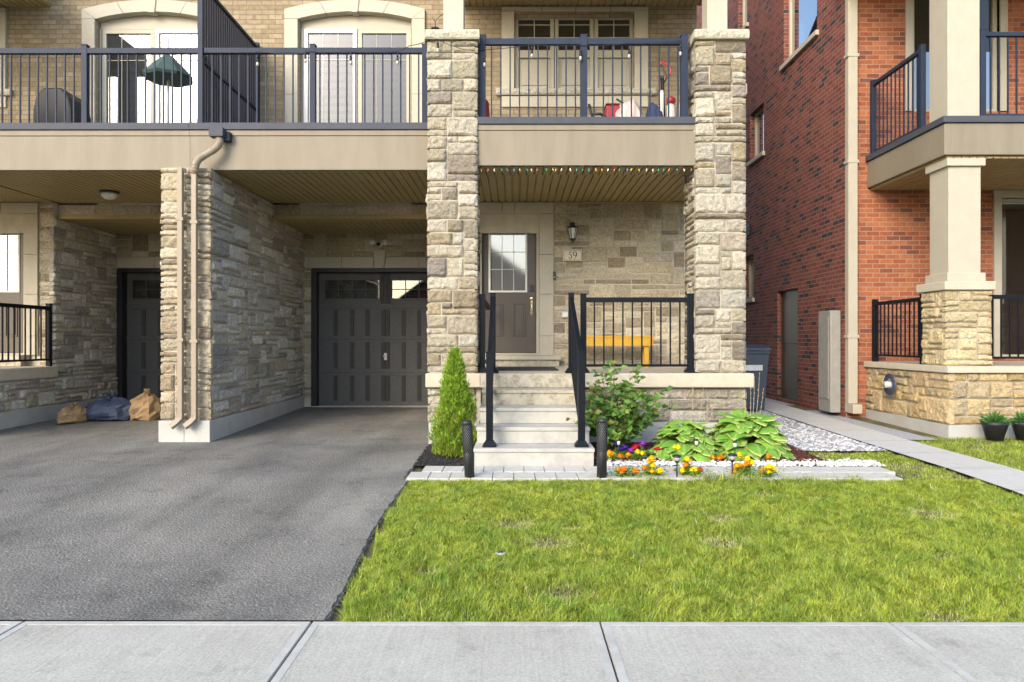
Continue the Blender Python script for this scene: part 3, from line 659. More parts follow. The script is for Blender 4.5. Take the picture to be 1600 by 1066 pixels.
railing('porch_railing', 'black side railing on the porch of the adjoining house at far left', (-.96, 9.25, 1.058), (-.96, 10.95, 1.058), .93, 'black', posts=(0, 1))
MIR = False
M['navy_slat'] = mat('navy_slat_paint', (.008, .012, .024), .5, spec=.12)
S = thing('privacy_screen', 'tall slate privacy screen of close vertical slats dividing the two balconies', 'privacy screen', (-4.07, Yl, 4.205))
sx = PX(313.5, Yl)
part('post', 'slate', S, (sx-.034, sx+.034, Yl-.034, Yl+.034, 4.206, 6.12), bevel=.003)
part('post', 'slate', S, (sx-.034, sx+.034, 10.99, 11.06, 4.006, 6.12), bevel=.003)
part('top_rail', 'slate', S, (sx-.025, sx+.025, Yl+.034, 10.99, 6.03, 6.07), bevel=.003)
part('middle_rail', 'slate', S, (sx-.02, sx+.02, Yl+.034, 10.99, 5.05, 5.085), bevel=.003)
part('bottom_rail', 'slate', S, (sx-.02, sx+.02, Yl+.034, 10.99, 4.21, 4.245), bevel=.003)
ys = Yl+.07
while ys < 10.96:
    part('slat', 'navy_slat', S, (sx-.008, sx+.008, ys-.019, ys+.019, 4.246, 5.049), (sx-.008, sx+.008, ys-.019, ys+.019, 5.086, 6.029), bevel=0); ys += .075

# ------------------------------------------------------------------ steps
ST = thing('concrete_steps', 'five pale concrete steps rising to the front porch of number 59', 'steps', (.2, 7.8, .19))
fr = [7.15, 7.47, 7.80, 8.12]; zt = [.36, .535, .71, .885]
for i in range(4):
    sl_ = .002*i; z0 = .1 if i == 0 else zt[i-1]-.05
    yend = 8.48
    b = MB(); b.box(-.402+.012*i, .812-.012*i, fr[i], yend, (zt[i-1]+.001) if i else .08, zt[i]-.04)
    b.box(-.402+.012*i-.008, .812-.012*i+.008, fr[i]-.012, yend+.002, zt[i]-.0395, zt[i])
    b.build('step', M['conc'] if i < 3 else M['oldconc'], ST, .006)
part('step', 'oldconc', ST, (-.404, .814, 8.49, 8.64, .885, 1.057), bevel=.008)

def stair_rail(label, X, topx):
    A = (X, 7.27, .36); B = (X, 8.42, 1.058-.0)
    t = thing('stair_railing', label, 'railing', A, 'black railings beside the porch steps'); mt = M['black']
    for (p, h, px_) in ((A, .965, .036), ((topx, 8.6, 1.058), .965, .034)):
        b = MB(); b.box(p[0]-px_, p[0]+px_, p[1]-px_, p[1]+px_, p[2], p[2]+h); b.box(p[0]-px_-.004, p[0]+px_+.004, p[1]-px_-.004, p[1]+px_+.004, p[2]+h, p[2]+h+.015)
        b.add([(p[0]+sx*a, p[1]+sy*a, p[2]+z) for (a, z) in ((.072, .002), (.07, .02), (px_+.004, .065)) for sx, sy in ((-1, -1), (1, -1), (1, 1), (-1, 1))],
              [(3, 2, 1, 0), (0, 1, 5, 4), (1, 2, 6, 5), (2, 3, 7, 6), (3, 0, 4, 7), (4, 5, 9, 8), (5, 6, 10, 9), (6, 7, 11, 10), (7, 4, 8, 11), (8, 9, 10, 11)])
        b.build('post', mt, t, .002)
    def seg(nm, z0, z1, wd, hg):
        y0, y1 = 7.30, 8.57; x0, x1 = X, topx; vs = []
        for (x, y, z) in ((x0, y0, z0), (x1, y1, z1)):
            for a, c in ((-1, 0), (1, 0), (1, 1), (-1, 1)): vs.append((x+wd*a, y, z+hg*c))
        MB().add(vs, [(0, 1, 2, 3), (7, 6, 5, 4), (0, 4, 5, 1), (1, 5, 6, 2), (2, 6, 7, 3), (3, 7, 4, 0)]).build(nm, mt, t, .003)
    seg('handrail', 1.255, 1.945, .024, .05); seg('bottom_rail', .49, 1.16, .016, .028)
    for i in range(10):
        f = (i+.9)/10.8; y = 7.30+1.27*f; x = X+(topx-X)*f
        b = MB(); b.box(x-.0085, x+.0085, y-.0085, y+.0085, .50+.67*f, 1.26+.69*f); b.build('baluster', mt, t)
stair_rail('black sloping railing on the left side of the porch steps', PX(765, 7.27), PX(770, 8.6))
stair_rail('black sloping railing on the right side of the porch steps beside the rose bush', PX(908.5, 7.27), PX(892.5, 8.6))
railing('porch_railing', 'black porch railing in front of the yellow bench', (PX(911.5, 8.72), 8.72, 1.058), (PX(1078.5, 8.72), 8.72, 1.058), PZ(465, 8.72)-1.058, 'black', first=.116+.02, spacing=.1175, flare=True, zoff=.075, toph=.06, posth=PZ(461, 8.72)-1.058)
railing('porch_railing', 'short black post railing between left column and stair railing', (PX(753.5, 8.75), 8.75, 1.058), (PX(753.5, 8.75), 10.9, 1.058), .93, 'black', posts=(0,), flare=True, nobal=True, pw=.036)

# ------------------------------------------------------------------ ground
def strip(name, x0, x1, ys, dz, matk, xr=None, zf=G):
    v = []; f = []
    for y in ys: v += [(x0, y, zf(y)+dz), (x1, y, zf(y)+dz)]
    for i in range(len(ys)-1): f.append((2*i, 2*i+1, 2*i+3, 2*i+2))
    return struct(MB().add(v, f).build(name, M[matk]))
ysg = [-6.2, -4, 0, 2.0, 3.62, 5, 6.5, 8.8, 12.7, 30, 120]
strip('ground', -120, 120, ysg, -.03, 'lawnsoil')
strip('far_verge', -120, 120, [-120, -16, -14.2], -.03, 'lawnsoil', zf=lambda y: 0)
strip('road', -120, 120, [-14.2, -6.2], -.14, 'asphalt', zf=lambda y: 0)
struct(part('kerb', 'sidewalk', None, (-60, 60, -6.2, -6.05, -.14, 0), bevel=.02))
# driveway with crumbly right edge
rnd = random.Random(5)
Yd = [3.64+.06*i for i in range(int((12.75-3.64)/.06)+1)]; v = []; f = []
for i, y in enumerate(Yd):
    if y < 7: xe = -1.0+.022*math.sin(y*2.1)+rnd.gauss(0, .005)
    else: xe = -1.0+(-.02)
    if 6.5 < y < 8.6: xe = -1.03+rnd.gauss(0, .012)
    if y > 8.6: xe = -1.0
    wv = .006*math.sin(y*1.3)
    v += [(-7.2, y, G(y)+.004), (xe, y, G(y)+.004+wv*0), (xe+.012, y, G(y)-.05)]
    if i: k = 3*i; f += [(k-3, k-2, k+1, k), (k-2, k-1, k+2, k+1)]
struct(MB().add(v, f).build('driveway', M['asphalt']))
# crumbs of asphalt along the edge
def rocks(name, pts, sizes, cols, matk, label, cat, kind='stuff', parent=None, squash=.6, subd=0):
    rs = np.random.RandomState(len(pts)); n = len(pts)
    t = (1+5**.5)/2
    ico = np.array([(-1, t, 0), (1, t, 0), (-1, -t, 0), (1, -t, 0), (0, -1, t), (0, 1, t), (0, -1, -t), (0, 1, -t), (t, 0, -1), (t, 0, 1), (-t, 0, -1), (-t, 0, 1)], float)/1.9
    fi = np.array([(0, 11, 5), (0, 5, 1), (0, 1, 7), (0, 7, 10), (0, 10, 11), (1, 5, 9), (5, 11, 4), (11, 10, 2), (10, 7, 6), (7, 1, 8), (3, 9, 4), (3, 4, 2), (3, 2, 6), (3, 6, 8), (3, 8, 9), (4, 9, 5), (2, 4, 11), (6, 2, 10), (8, 6, 7), (9, 8, 1)])
    pts = np.array(pts); sizes = np.array(sizes)[:, None, None]
    sc = rs.uniform(.7, 1.3, (n, 1, 3)); sc[:, :, 2] *= squash
    a = rs.uniform(0, 6.28, n); ca, sa = np.cos(a), np.sin(a)
    V = ico[None]*sc*(1+rs.randn(n, 12, 1)*.12)*sizes
    x = V[:, :, 0]*ca[:, None]-V[:, :, 1]*sa[:, None]; y = V[:, :, 0]*sa[:, None]+V[:, :, 1]*ca[:, None]
    V = np.stack([x, y, V[:, :, 2]], 2)+pts[:, None, :]
    Fc = (fi[None]+(np.arange(n)*12)[:, None, None]).reshape(-1, 3)
    o = mesh_np(name, V.reshape(-1, 3), Fc, M[matk], parent, np.repeat(np.array(cols), 12, axis=0), sm=(matk == 'pebble'))
    if parent is None: tag(o, label, cat, kind=kind)
    return o
rs = np.random.RandomState(2)
n = 1000; yy = rs.uniform(3.66, 6.5, n); xx = -1.0+.022*np.sin(yy*2.1)+rs.randn(n)*.012
rocks('asphalt_crumbs', [(x, y, G(y)-.004) for x, y in zip(xx, yy)], rs.uniform(.002, .007, n), rs.uniform(.05, .16, (n, 1))*np.ones((n, 3)), 'mulch', 'crumbled dark asphalt bits along the driveway edge', 'gravel')
# sidewalk slabs
b = MB(); j0 = PX(487, 3.62); j1 = PX(938, 3.62); w_ = j1-j0
for k in range(-7, 8):
    x0 = j0+k*w_; b.box(x0+.004, x0+w_-.004, 2.02, 3.63, -.1, .004 if k != -1 else .0035)
sw = struct(b.build('sidewalk', M['sidewalk'], None, .006))
M['smoothc'] = mat('tooled_concrete', (.44, .435, .40), .85, var=.1, vscale=9, bump=.2, bscale=90, second=(.33, .32, .29), samt=.6, sscale=6)
b = MB()
for k in range(-7, 8):
    x0 = j0+k*w_
    for a, c in ((x0+.008, x0+.045), (x0+w_-.045, x0+w_-.008)): b.box(a, c, 2.02, 3.62, 0, .0062)
    b.box(x0+.0455, x0+w_-.0455, 3.58, 3.62, 0, .0062)
struct(b.build('sidewalk_tooled_edge', M['smoothc']))
b = MB(); b.box(-12, 12, 2.03, 3.6, -.1, -.012); struct(b.build('sidewalk_joint_bed', M['soil']))
# paver strip in front of the steps
b = MB(); x = -1.0; k = 0; rr = random.Random(8)
b2 = MB()
while x < 3.6:
    wd = .2
    for jj, (ya, yb) in enumerate(((6.52, 6.83), (6.833, 7.145))):
        off = .1 if jj else 0
        xs_ = x+off
        sk = .06 if False else 0
        if x < -.55 and jj == 0: pass
        b.box(xs_+.003, xs_+wd-.003, ya+rr.uniform(-.003, .003), yb-.003, .1, G((ya+yb)/2)+.012+rr.uniform(-.002, .002))
    x += wd
struct(b.build('paver_path', M['paver'], None, .004))
# garden bed soil, gravel gap, side path
b = MB(); b.add([(.83, 7.15, G(7.15)+.004), (3.3, 7.15, G(7.15)+.004), (3.3, 8.62, G(8.6)+.03), (.83, 8.62, G(8.6)+.03)], [(0, 1, 2, 3)]); struct(b.build('garden_bed', M['soil']))
b = MB(); b.add([(-1.0, 7.15, G(7.15)+.01), (-.42, 7.15, G(7.15)+.01), (-.42, 8.6, G(8.6)+.02), (-1.0, 8.6, G(8.6)+.02)], [(0, 1, 2, 3)]); struct(b.build('cedar_bed', M['soil']))
v = [(2.86, 8.1, G(8.1)+.008), (4.3, 8.1, G(8.1)+.008), (4.3, 8.8, G(8.8)+.008), (2.86, 8.8, G(8.8)+.008), (4.3, 12.7, G(12.7)+.008), (2.86, 12.7, G(12.7)+.008), (4.3, 22, G(22)+.008), (2.86, 22, G(22)+.008)]
struct(MB().add(v, [(0, 1, 2, 3), (3, 2, 4, 5), (5, 4, 6, 7)]).build('gravel_strip', M['gravel_g']))
b = MB(); y = 5.2
while y < 22:
    y1 = y+.9; b.add([(4.3, y, G(y)+.02), (4.95, y, G(y)+.02), (4.95, y1-.01, G(y1)+.02), (4.3, y1-.01, G(y1)+.02)], [(0, 1, 2, 3)]); y = y1
struct(b.build('side_path', M['paver']))
b = MB(); b.add([(4.95, 8.9, G(9)+.008), (5.36, 8.9, G(9)+.008), (5.36, 22, G(22)+.008), (4.95, 22, G(22)+.008)], [(0, 1, 2, 3)]); struct(b.build('side_gravel', M['gravel_g']))

# grass
def grass(name, area, dens, label, seed, hmul=1.0, mask=None):
    rs = np.random.RandomState(seed); x0, x1, y0, y1 = area
    n = int((x1-x0)*(y1-y0)*dens); x = rs.uniform(x0, x1, n); y = rs.uniform(y0, y1, n)
    # patchiness
    def nz(sx, sy, ph): return np.sin(x*sx+ph+1.7*np.sin(y*sy*.7+ph*2))*np.cos(y*sy+ph*1.3+1.1*np.sin(x*sx*.8))
    p = .25*nz(3.1, 4.3, .7)+.45*nz(7.7, 6.1, 2.2)+.25*nz(15, 13, 4.1)
    patches = rs.uniform(0, 1, n)
    bare = np.zeros(n)
    for _ in range(15):
        cx, cy, r = rs.uniform(x0, x1), rs.uniform(y0, y1), rs.uniform(.05, .16)
        bare = np.maximum(bare, np.exp(-(((x-cx)/r)**2+((y-cy)/(r*.8))**2)))
    keep = (patches > bare*.75) & (patches < 1.02+.2*p)
    if mask is not None: keep &= mask(x, y)
    x, y, p, bare = x[keep], y[keep], p[keep], bare[keep]; n = len(x)
    # clumps: neighbouring blades share lean, height and tint
    nc = int((x1-x0)*(y1-y0)*170); gx = 64
    cid = ((np.floor(x*19+1.3*np.sin(y*9)).astype(int)*7919+np.floor(y*17+1.3*np.sin(x*11)).astype(int)*104729) % 4096)
    ch = rs.rand(4096); ca_ = rs.uniform(0, 6.283, 4096); ct = rs.randn(4096)
    h = (.016+.022*rs.rand(n)+.022*ch[cid]*rs.rand(n)+.010*p)*hmul; h = np.clip(h, .008, .2); tall = rs.rand(n) < .04; h[tall] *= 1.6
    h *= (1-.6*bare)
    a = np.where(rs.rand(n) < .6, ca_[cid]+rs.randn(n)*.7, rs.uniform(0, 6.283, n)); ln = h*rs.uniform(.2, 1.5, n); wd = rs.uniform(.0010, .0024, n)
    lying = (rs.rand(n) < .05+.15*bare); h = np.where(lying, .012+h*.35, h); ln = np.where(lying, rs.uniform(.02, .05, n), ln)
    dx, dy = np.cos(a), np.sin(a); px, py = -dy*wd, dx*wd
    gy = np.interp(y, [-6, 2.0, 3.62, 6.5, 8.8, 12.7, 30], [-.02, -.02, 0, .165, .19, .26, .3])-.028
    b0 = np.stack([x, y, gy], 1); W = np.stack([px, py, 0*px], 1)
    m1 = b0+np.stack([dx*ln*.3, dy*ln*.3, h*.6], 1); tp = b0+np.stack([dx*ln, dy*ln, h], 1)
    V = np.stack([b0-W, b0+W, m1-W*.8, m1+W*.8, tp], 1)
    k = (np.arange(n)*5)[:, None]
    q = np.concatenate([k+np.array([[0, 1, 3]]), k+np.array([[0, 3, 2]]), k+np.array([[2, 3, 4]])], 0)
    t = np.clip(.45+.38*p+.12*ct[cid]+rs.randn(n)*.32, 0, 1)[:, None]
    c = np.array([.47, .51, .065])*(1-t)+np.array([.19, .33, .045])*t
    dry = ((rs.rand(n) < .05+.45*bare) | (lying & (rs.rand(n) < .8)))[:, None]; c = np.where(dry, np.array([.60, .54, .29])*rs.uniform(.7, 1.15, (n, 1)), c)
    c = c*rs.uniform(.55, 1.5, (n, 1))
    cc = np.repeat(c[:, None, :], 5, 1); cc[:, 0:2] *= .75  # blade bases darkened, shade near the ground put into the colour
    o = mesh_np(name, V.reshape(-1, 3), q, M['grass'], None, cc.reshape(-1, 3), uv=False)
    return tag(o, label, 'lawn', kind='stuff')
edge = lambda x, y: (x > -1.0+.022*np.sin(y*2.1)+.02+.07*np.abs(np.sin(y*2.3)*np.sin(y*7.1+x*30))*(y < 5.9)) & ((x < 4.28))
grass('lawn_grass', (-1.0, 4.3, 3.625, 6.53), 36000, 'front lawn of short yellow green grass with dry patches', 11, mask=lambda x, y: edge(x, y) & (x < .95*y+.7))
grass('neighbour_grass', (4.97, 8.2, 5.2, 9.2), 6000, 'grass beyond the side path before the red brick house', 12, mask=lambda x, y: ~((x > 5.6) & (y > 9.2)) & (x < .95*y+.7))
grass('bed_edge_grass', (.75, 3.5, 6.42, 6.6), 9000, 'taller green grass tufts along the front edge of the pavers', 13, hmul=2.5)
grass('bed_edge_tufts', (-1.0, .78, 6.44, 6.55), 5000, 'grass fringe growing against the pavers before the steps', 14, hmul=1.4)
grass('strip_grass', (2.85, 4.3, 6.5, 8.1), 11000, 'small grass patch beside the white stones and gravel', 16, mask=lambda x, y: (x > 3.72) | (y > 7.45))
for k_, (tx, ty, tr) in enumerate(((PX(1045, 3.6), 3.6, .035), (j1, 3.3, .012), (j0+.0, 3.1, .01), (.9, 3.6, .02), (-.6, 3.61, .03))):
    grass('joint_weed', (tx-tr, tx+tr, ty-tr*.6, ty+tr*.9), 26000, ['largest grass tuft spilling over the sidewalk edge', 'tiny weed in the right sidewalk joint', 'tiny weed in the left sidewalk joint', 'small grass tuft at sidewalk edge right of the joint', 'grass tuft at sidewalk edge near the driveway'][k_], 60+k_, hmul=1.6)
# pebbles, mulch
rs = np.random.RandomState(4)
n = 2100; yy = np.clip(rs.normal(7.24, .10, n), 7.10, 7.6); xx = rs.uniform(.86, 3.75, n)
c = rs.uniform(.38, .8, (n, 1))*np.array([[1, .98, .94]])
rocks('white_pebbles', [(x, y, G(y)+.018+rs.rand()*.014) for x, y in zip(xx, yy)], rs.uniform(.008, .019, n), c, 'pebble', 'band of white decorative pebbles edging the flower bed', 'pebbles')
n = 2300; xx = rs.uniform(-1.02, -.42, n); yy = rs.uniform(7.16, 8.5, n)
c = rs.uniform(.012, .04, (n, 1))*np.ones((1, 3))
rocks('black_mulch', [(x, y, G(y)+.008+rs.rand()*.012) for x, y in zip(xx, yy)], rs.uniform(.007, .02, n), c, 'mulch', 'black wood mulch around the foot of the cedar', 'mulch', squash=.35)
n = 5200; xx = rs.uniform(.85, 3.25, n); yy = rs.uniform(7.28, 8.55, n)
c = rs.uniform(.5, 1.3, (n, 1))*np.array([[.10, .035, .022]])
rocks('red_mulch', [(x, y, G(y)+.012+rs.rand()*.025) for x, y in zip(xx, yy)], rs.uniform(.008, .022, n), c, 'mulch', 'reddish brown mulch in the flower bed', 'mulch', squash=.4)
n = 5000; xx = rs.uniform(2.9, 4.28, n); yy = 8.1+rs.rand(n)**1.4*6
c = rs.uniform(.18, .6, (n, 1))*np.array([[1, 1, 1.02]])
rocks('grey_gravel_stones', [(x, y, G(y)+.01) for x, y in zip(xx, yy)], rs.uniform(.01, .024, n), c, 'pebble', 'loose grey gravel in the gap between the houses', 'gravel')
n = 14
rocks('driveway_gravel', [(x, y, G(y)+.006) for x, y in zip(rs.uniform(-3, -1.2, n), rs.uniform(4, 9, n))], rs.uniform(.003, .007, n), rs.uniform(.1, .5, (n, 1))*np.ones((1, 3)), 'pebble', 'few tiny loose stones lying on the driveway', 'gravel')

# ------------------------------------------------------------------ plants
def leafquads(centers, dirs, L_, W_, cols, rs, fold=.25, droop=.0):
    """small pointed leaves: 6 verts each"""
    n = len(centers); d = dirs/np.linalg.norm(dirs, axis=1, keepdims=True)
    r = rs.randn(n, 3); s = np.cross(d, r); s /= np.linalg.norm(s, axis=1, keepdims=True); nn = np.cross(s, d)
    L_ = np.array(L_)[:, None]; W_ = np.array(W_)[:, None]
    c = centers
    V = np.stack([c, c+d*L_*.45+s*W_*.5+nn*W_*fold, c+d*L_*.45-nn*W_*.0, c+d*L_*.45-s*W_*.5+nn*W_*fold, c+d*L_-nn*L_*droop], 1)
    k = (np.arange(n)*5)[:, None]
    F_ = np.concatenate([k+np.array([[0, 1, 2]]), k+np.array([[0, 2, 3]]), k+np.array([[1, 4, 2]]), k+np.array([[2, 4, 3]])], 0)
    return V.reshape(-1, 3), F_, np.repeat(cols, 5, axis=0)
def cedar():
    X0, Y0 = PX(711, 7.75), 7.75; z0 = G(Y0); Hh = PZ(547, Y0)-z0
    t = thing('cedar_shrub', 'small bright green conical cedar in black mulch left of the steps', 'shrub', (X0, Y0, z0))
    MB().tube([(X0, Y0, z0), (X0+.01, Y0, z0+Hh*.5), (X0-.005, Y0, z0+Hh*.93)], [.022, .014, .004], 8).build('trunk', M['stem'], t)
    rs = np.random.RandomState(21); n = 5200
    hh = rs.rand(n)**1.15; ang = rs.uniform(0, 6.283, n)
    env = .245*np.clip(1-hh, 0, 1)**.8*np.where(hh < .12, .75+hh*2, 1)*(1+.27*np.sin(ang*3+hh*15)+.17*np.sin(ang*9-hh*31))+.012
    rad = env*np.sqrt(rs.uniform(.25, 1, n))
    c = np.stack([X0+rad*np.cos(ang), Y0+rad*np.sin(ang), z0+.03+hh*Hh*.95], 1)
    Vs, Fs, Cs = [], [], []; off = 0
    inn = rad/env
    for k in range(5):
        d = np.stack([np.cos(ang)*.55, np.sin(ang)*.55, np.full(n, 1.1)], 1)+rs.randn(n, 3)*.33
        cc = c+rs.randn(n, 3)*.014
        t_ = rs.rand(n)[:, None]
        col = np.array([.13, .27, .025])*(1-t_)+np.array([.36, .50, .05])*t_
        col = np.where((rs.rand(n) < .13*np.clip(1.3-hh*2, 0, 1))[:, None], np.array([.30, .17, .05]), col)
        v, f_, q = leafquads(cc, d, rs.uniform(.03, .066, n), rs.uniform(.006, .013, n), col, rs)
        Vs.append(v); Fs.append(f_+off); Cs.append(q); off += len(v)
    mesh_np('foliage', np.concatenate(Vs), np.concatenate(Fs), M['leaf'], t, np.concatenate(Cs))
cedar()
def rose():
    Yb = 7.85; z0 = G(Yb); bx = PX(960, Yb)
    t = thing('rose_bush', 'leggy rose bush with sparse green leaves beside the right stair railing', 'shrub', (bx, Yb, z0))
    rs = np.random.RandomState(33); rd = random.Random(33)
    tips = [(960, 572), (985, 580), (925, 600), (940, 590), (1030, 615), (1010, 625), (1035, 640), (915, 640), (895, 658), (920, 670), (1000, 650), (1015, 610), (980, 640), (945, 625), (955, 650), (990, 615), (935, 660), (975, 670), (1005, 665), (965, 605), (990, 600), (920, 655), (950, 680), (985, 660), (970, 625), (930, 620)]
    st = MB(); C = []; D = []; LL = []; CC = []
    for (px, py) in tips:
        Yt = Yb+rd.uniform(-.3, .3); tip = Vector((PX(px, Yt), Yt, PZ(py, Yt))); base = Vector((bx+rd.uniform(-.04, .04), Yb+rd.uniform(-.04, .04), z0))
        ctrl = base.lerp(tip, .45)+Vector((rd.uniform(-.05, .05), rd.uniform(-.05, .05), .14))
        pts = [(base*(1-u)**2+ctrl*2*u*(1-u)+tip*u*u) for u in np.linspace(0, 1, 11)]
        st.tube(pts, [.006-.0044*i/10 for i in range(11)], 6)
        for i in range(3, 11):
            for rep in range(2 if i > 5 else 1):
                p = pts[i]+Vector((rd.gauss(0, .012), rd.gauss(0, .012), rd.gauss(0, .012))); a = rd.uniform(0, 6.283)
                out = Vector((math.cos(a), math.sin(a), rd.uniform(-.3, .7))).normalized(); side = out.cross(Vector((0, 0, 1))).normalized()
                young = i >= 9 and rd.random() < .35
                st.tube([p, p+out*.09], .0012, 4, cap=False)
                for (f, s) in ((.25, 1), (.25, -1), (.6, 1), (.6, -1), (1, 0)):
                    q = p+out*.09*f; dd = (side*s*.9+out*(.55 if s else 1)+Vector((0, 0, rd.uniform(-.35, .1))))
                    C.append(q); D.append(dd); LL.append(rd.uniform(.065, .10)*(.7 if young else 1))
                    g = rd.random(); col = (.09+.10*g, .20+.15*g, .045+.03*g)
                    if young: col = (.22, .13, .045) if rd.random() < .25 else (.2, .3, .05)
                    if rd.random() < .12: col = (.28, .33, .06)
                    CC.append(col)
    st.build('stems', M['stem'], t)
    LL = np.array(LL); C = np.array(C); D = np.array(D)
    v, f_, q = leafquads(C, D, LL, LL*.7, np.array(CC), rs, fold=.12, droop=.15); mesh_np('foliage', v, f_, M['leaf'], t, q)
    for px, py in ((920, 628), (956, 571)):
        b = MB(); p = (PX(px, Yb-.1), Yb-.1, PZ(py, Yb-.1)); flower(b, p, .022, [(.28, .01, .03), (.2, .0, .02)], rd, 4); b.build('rose_bloom', M['petal'], t)
def flower(b, c, r, cols, rd, layers=3, flat=.55):
    for ly in range(layers):
        n = 9 if ly < 2 else 6; rr = r*(1-ly*.26); zz = ly*r*.22
        for k in range(n):
            a = 6.283*(k+rd.random()*.5+ly*.5)/n; col = rd.choice(cols)
            ca, sa = math.cos(a), math.sin(a); w = rr*.42; up = rr*(.15+.28*ly)+rd.uniform(-.1, .2)*rr
            b.add([(c[0], c[1], c[2]+zz*.6), (c[0]+ca*rr*.6-sa*w, c[1]+sa*rr*.6+ca*w, c[2]+zz+up*.7), (c[0]+ca*rr, c[1]+sa*rr, c[2]+zz+up*.6), (c[0]+ca*rr*.6+sa*w, c[1]+sa*rr*.6-ca*w, c[2]+zz+up*.7)], [(0, 1, 2, 3)], col)
    b.lathe([(.001, -r*.35), (r*.45, -r*.15), (r*.6, .1*r), (r*.42, r*.45), (.001, r*.62)], c, 8, col=cols[0])
rose()
def hosta(label, px, py, Yb, n, size, seed, stalks):
    X0 = PX(px, Yb); z0 = G(Yb)+.02
    t = thing('hosta', label, 'plant', (X0, Yb, z0), 'hostas in the flower bed'); rd = random.Random(seed)
    V = []; Fc = []; Cc = []
    for i in range(n):
        lay = i/n; a = rd.uniform(0, 6.283); d = Vector((math.cos(a), math.sin(a), 0)); s = Vector((-math.sin(a), math.cos(a), 0))
        Lf = size*rd.uniform(.8, 1.15)*(1.05-.35*lay); Wf = Lf*rd.uniform(.60, .76)
        reach = (.50-.42*lay)*size*1.25; hb = size*(.22+.85*lay)*rd.uniform(.85, 1.1)
        base = Vector((X0, Yb, z0))+d*reach+Vector((0, 0, hb)); el = rd.uniform(.0, .35)+.5*lay; bend = rd.uniform(1.1, 1.9)
        tw = rd.uniform(-.4, .4); nu, nv = 9, 9; k = len(V); p = base.copy(); e = el
        cen = [p.copy()]; dirs = []
        for q in range(nu-1): dv = d*math.cos(e)+Vector((0, 0, 1))*math.sin(e); dirs.append(dv); p = p+dv*(Lf/(nu-1)); e -= bend/(nu-1); cen.append(p.copy())
        dirs.append(dirs[-1]); g = rd.random(); gc = (.12+.11*g, .30+.15*g, .035+.02*g)
        for q in range(nu):
            u = q/(nu-1); wv = Wf*.5*(math.sin(math.pi*min(1, u**.75*.98+.02)))**.72 if q < nu-1 else .001
            nn = s.cross(dirs[q]); 
            for r_ in range(nv):
                sidep = (r_/(nv-1)*2-1); cup = .30*abs(sidep)**1.3*wv; wav = .05*Wf*math.sin(u*9+r_*2)*abs(sidep)
                pt = cen[q]+s*(sidep*wv)-nn*(cup+wav)*(-1)+Vector((0, 0, tw*sidep*wv*.5)); V.append(tuple(pt))
                edge_ = abs(sidep) > .85 or q == nu-1
                Cc.append((.55, .58, .20) if edge_ else (.26, .40, .09) if r_ == nv//2 else tuple(c*(1.0+.12*((r_+q) % 2)) for c in gc))
        for q in range(nu-1):
            for r_ in range(nv-1): a0 = k+q*nv+r_; Fc.append((a0, a0+1, a0+nv+1, a0+nv))
        # petiole
        V0 = len(V); pb = Vector((X0, Yb, z0))+d*.02
        for pp in (pb, pb.lerp(base, .5)+Vector((0, 0, .02)), base):
            V.append(tuple(pp-s*.004)); V.append(tuple(pp+s*.004)); Cc += [gc, gc]
        Fc += [(V0, V0+1, V0+3, V0+2), (V0+2, V0+3, V0+5, V0+4)]
    mesh_np('foliage', np.array(V), Fc, M['leaf'], t, np.array(Cc), sm=True)
    for (sx_, sy_) in stalks:
        b = MB(); tip = Vector((PX(sx_, Yb+.1), Yb+.1, PZ(sy_, Yb+.1))); base = Vector((X0+(tip.x-X0)*.35, Yb+.05, z0))
        pts = [base.lerp(tip, u)+Vector((.02*math.sin(u*3), 0, 0)) for u in np.linspace(0, 1, 8)]; b.tube(pts, [.003-.0003*i for i in range(8)], 5)
        for i in range(6): q = pts[-1].lerp(pts[-4], i/6); b.tube([q, q+Vector((rd.uniform(-.015, .015), 0, .012))], [.003, .002], 5)
        b.build('dry_stalk', M['straw'], t)
hosta('leafy hosta with cream edged leaves behind the middle of the flower bed', 1070, 700, 7.65, 120, .31, 5, [(1082, 600), (1100, 592), (1118, 622)])
hosta('larger hosta with yellow edged leaves at right end of the flower bed', 1165, 690, 7.8, 240, .37, 6, [(1186, 584), (1178, 590), (1192, 608), (1172, 600), (1160, 588)])
YEL = [(.9, .68, .01), (.95, .78, .03)]; ORA = [(.9, .30, .005), (.92, .38, .01)]; MIX = [(.9, .55, .01), (.9, .42, .01)]; RUST = [(.5, .09, .01), (.7, .2, .01)]
PUR = [(.10, .03, .45), (.16, .05, .55)]; RED_ = [(.6, .015, .04), (.7, .03, .08)]; VIO = [(.35, .05, .5), (.28, .04, .45)]
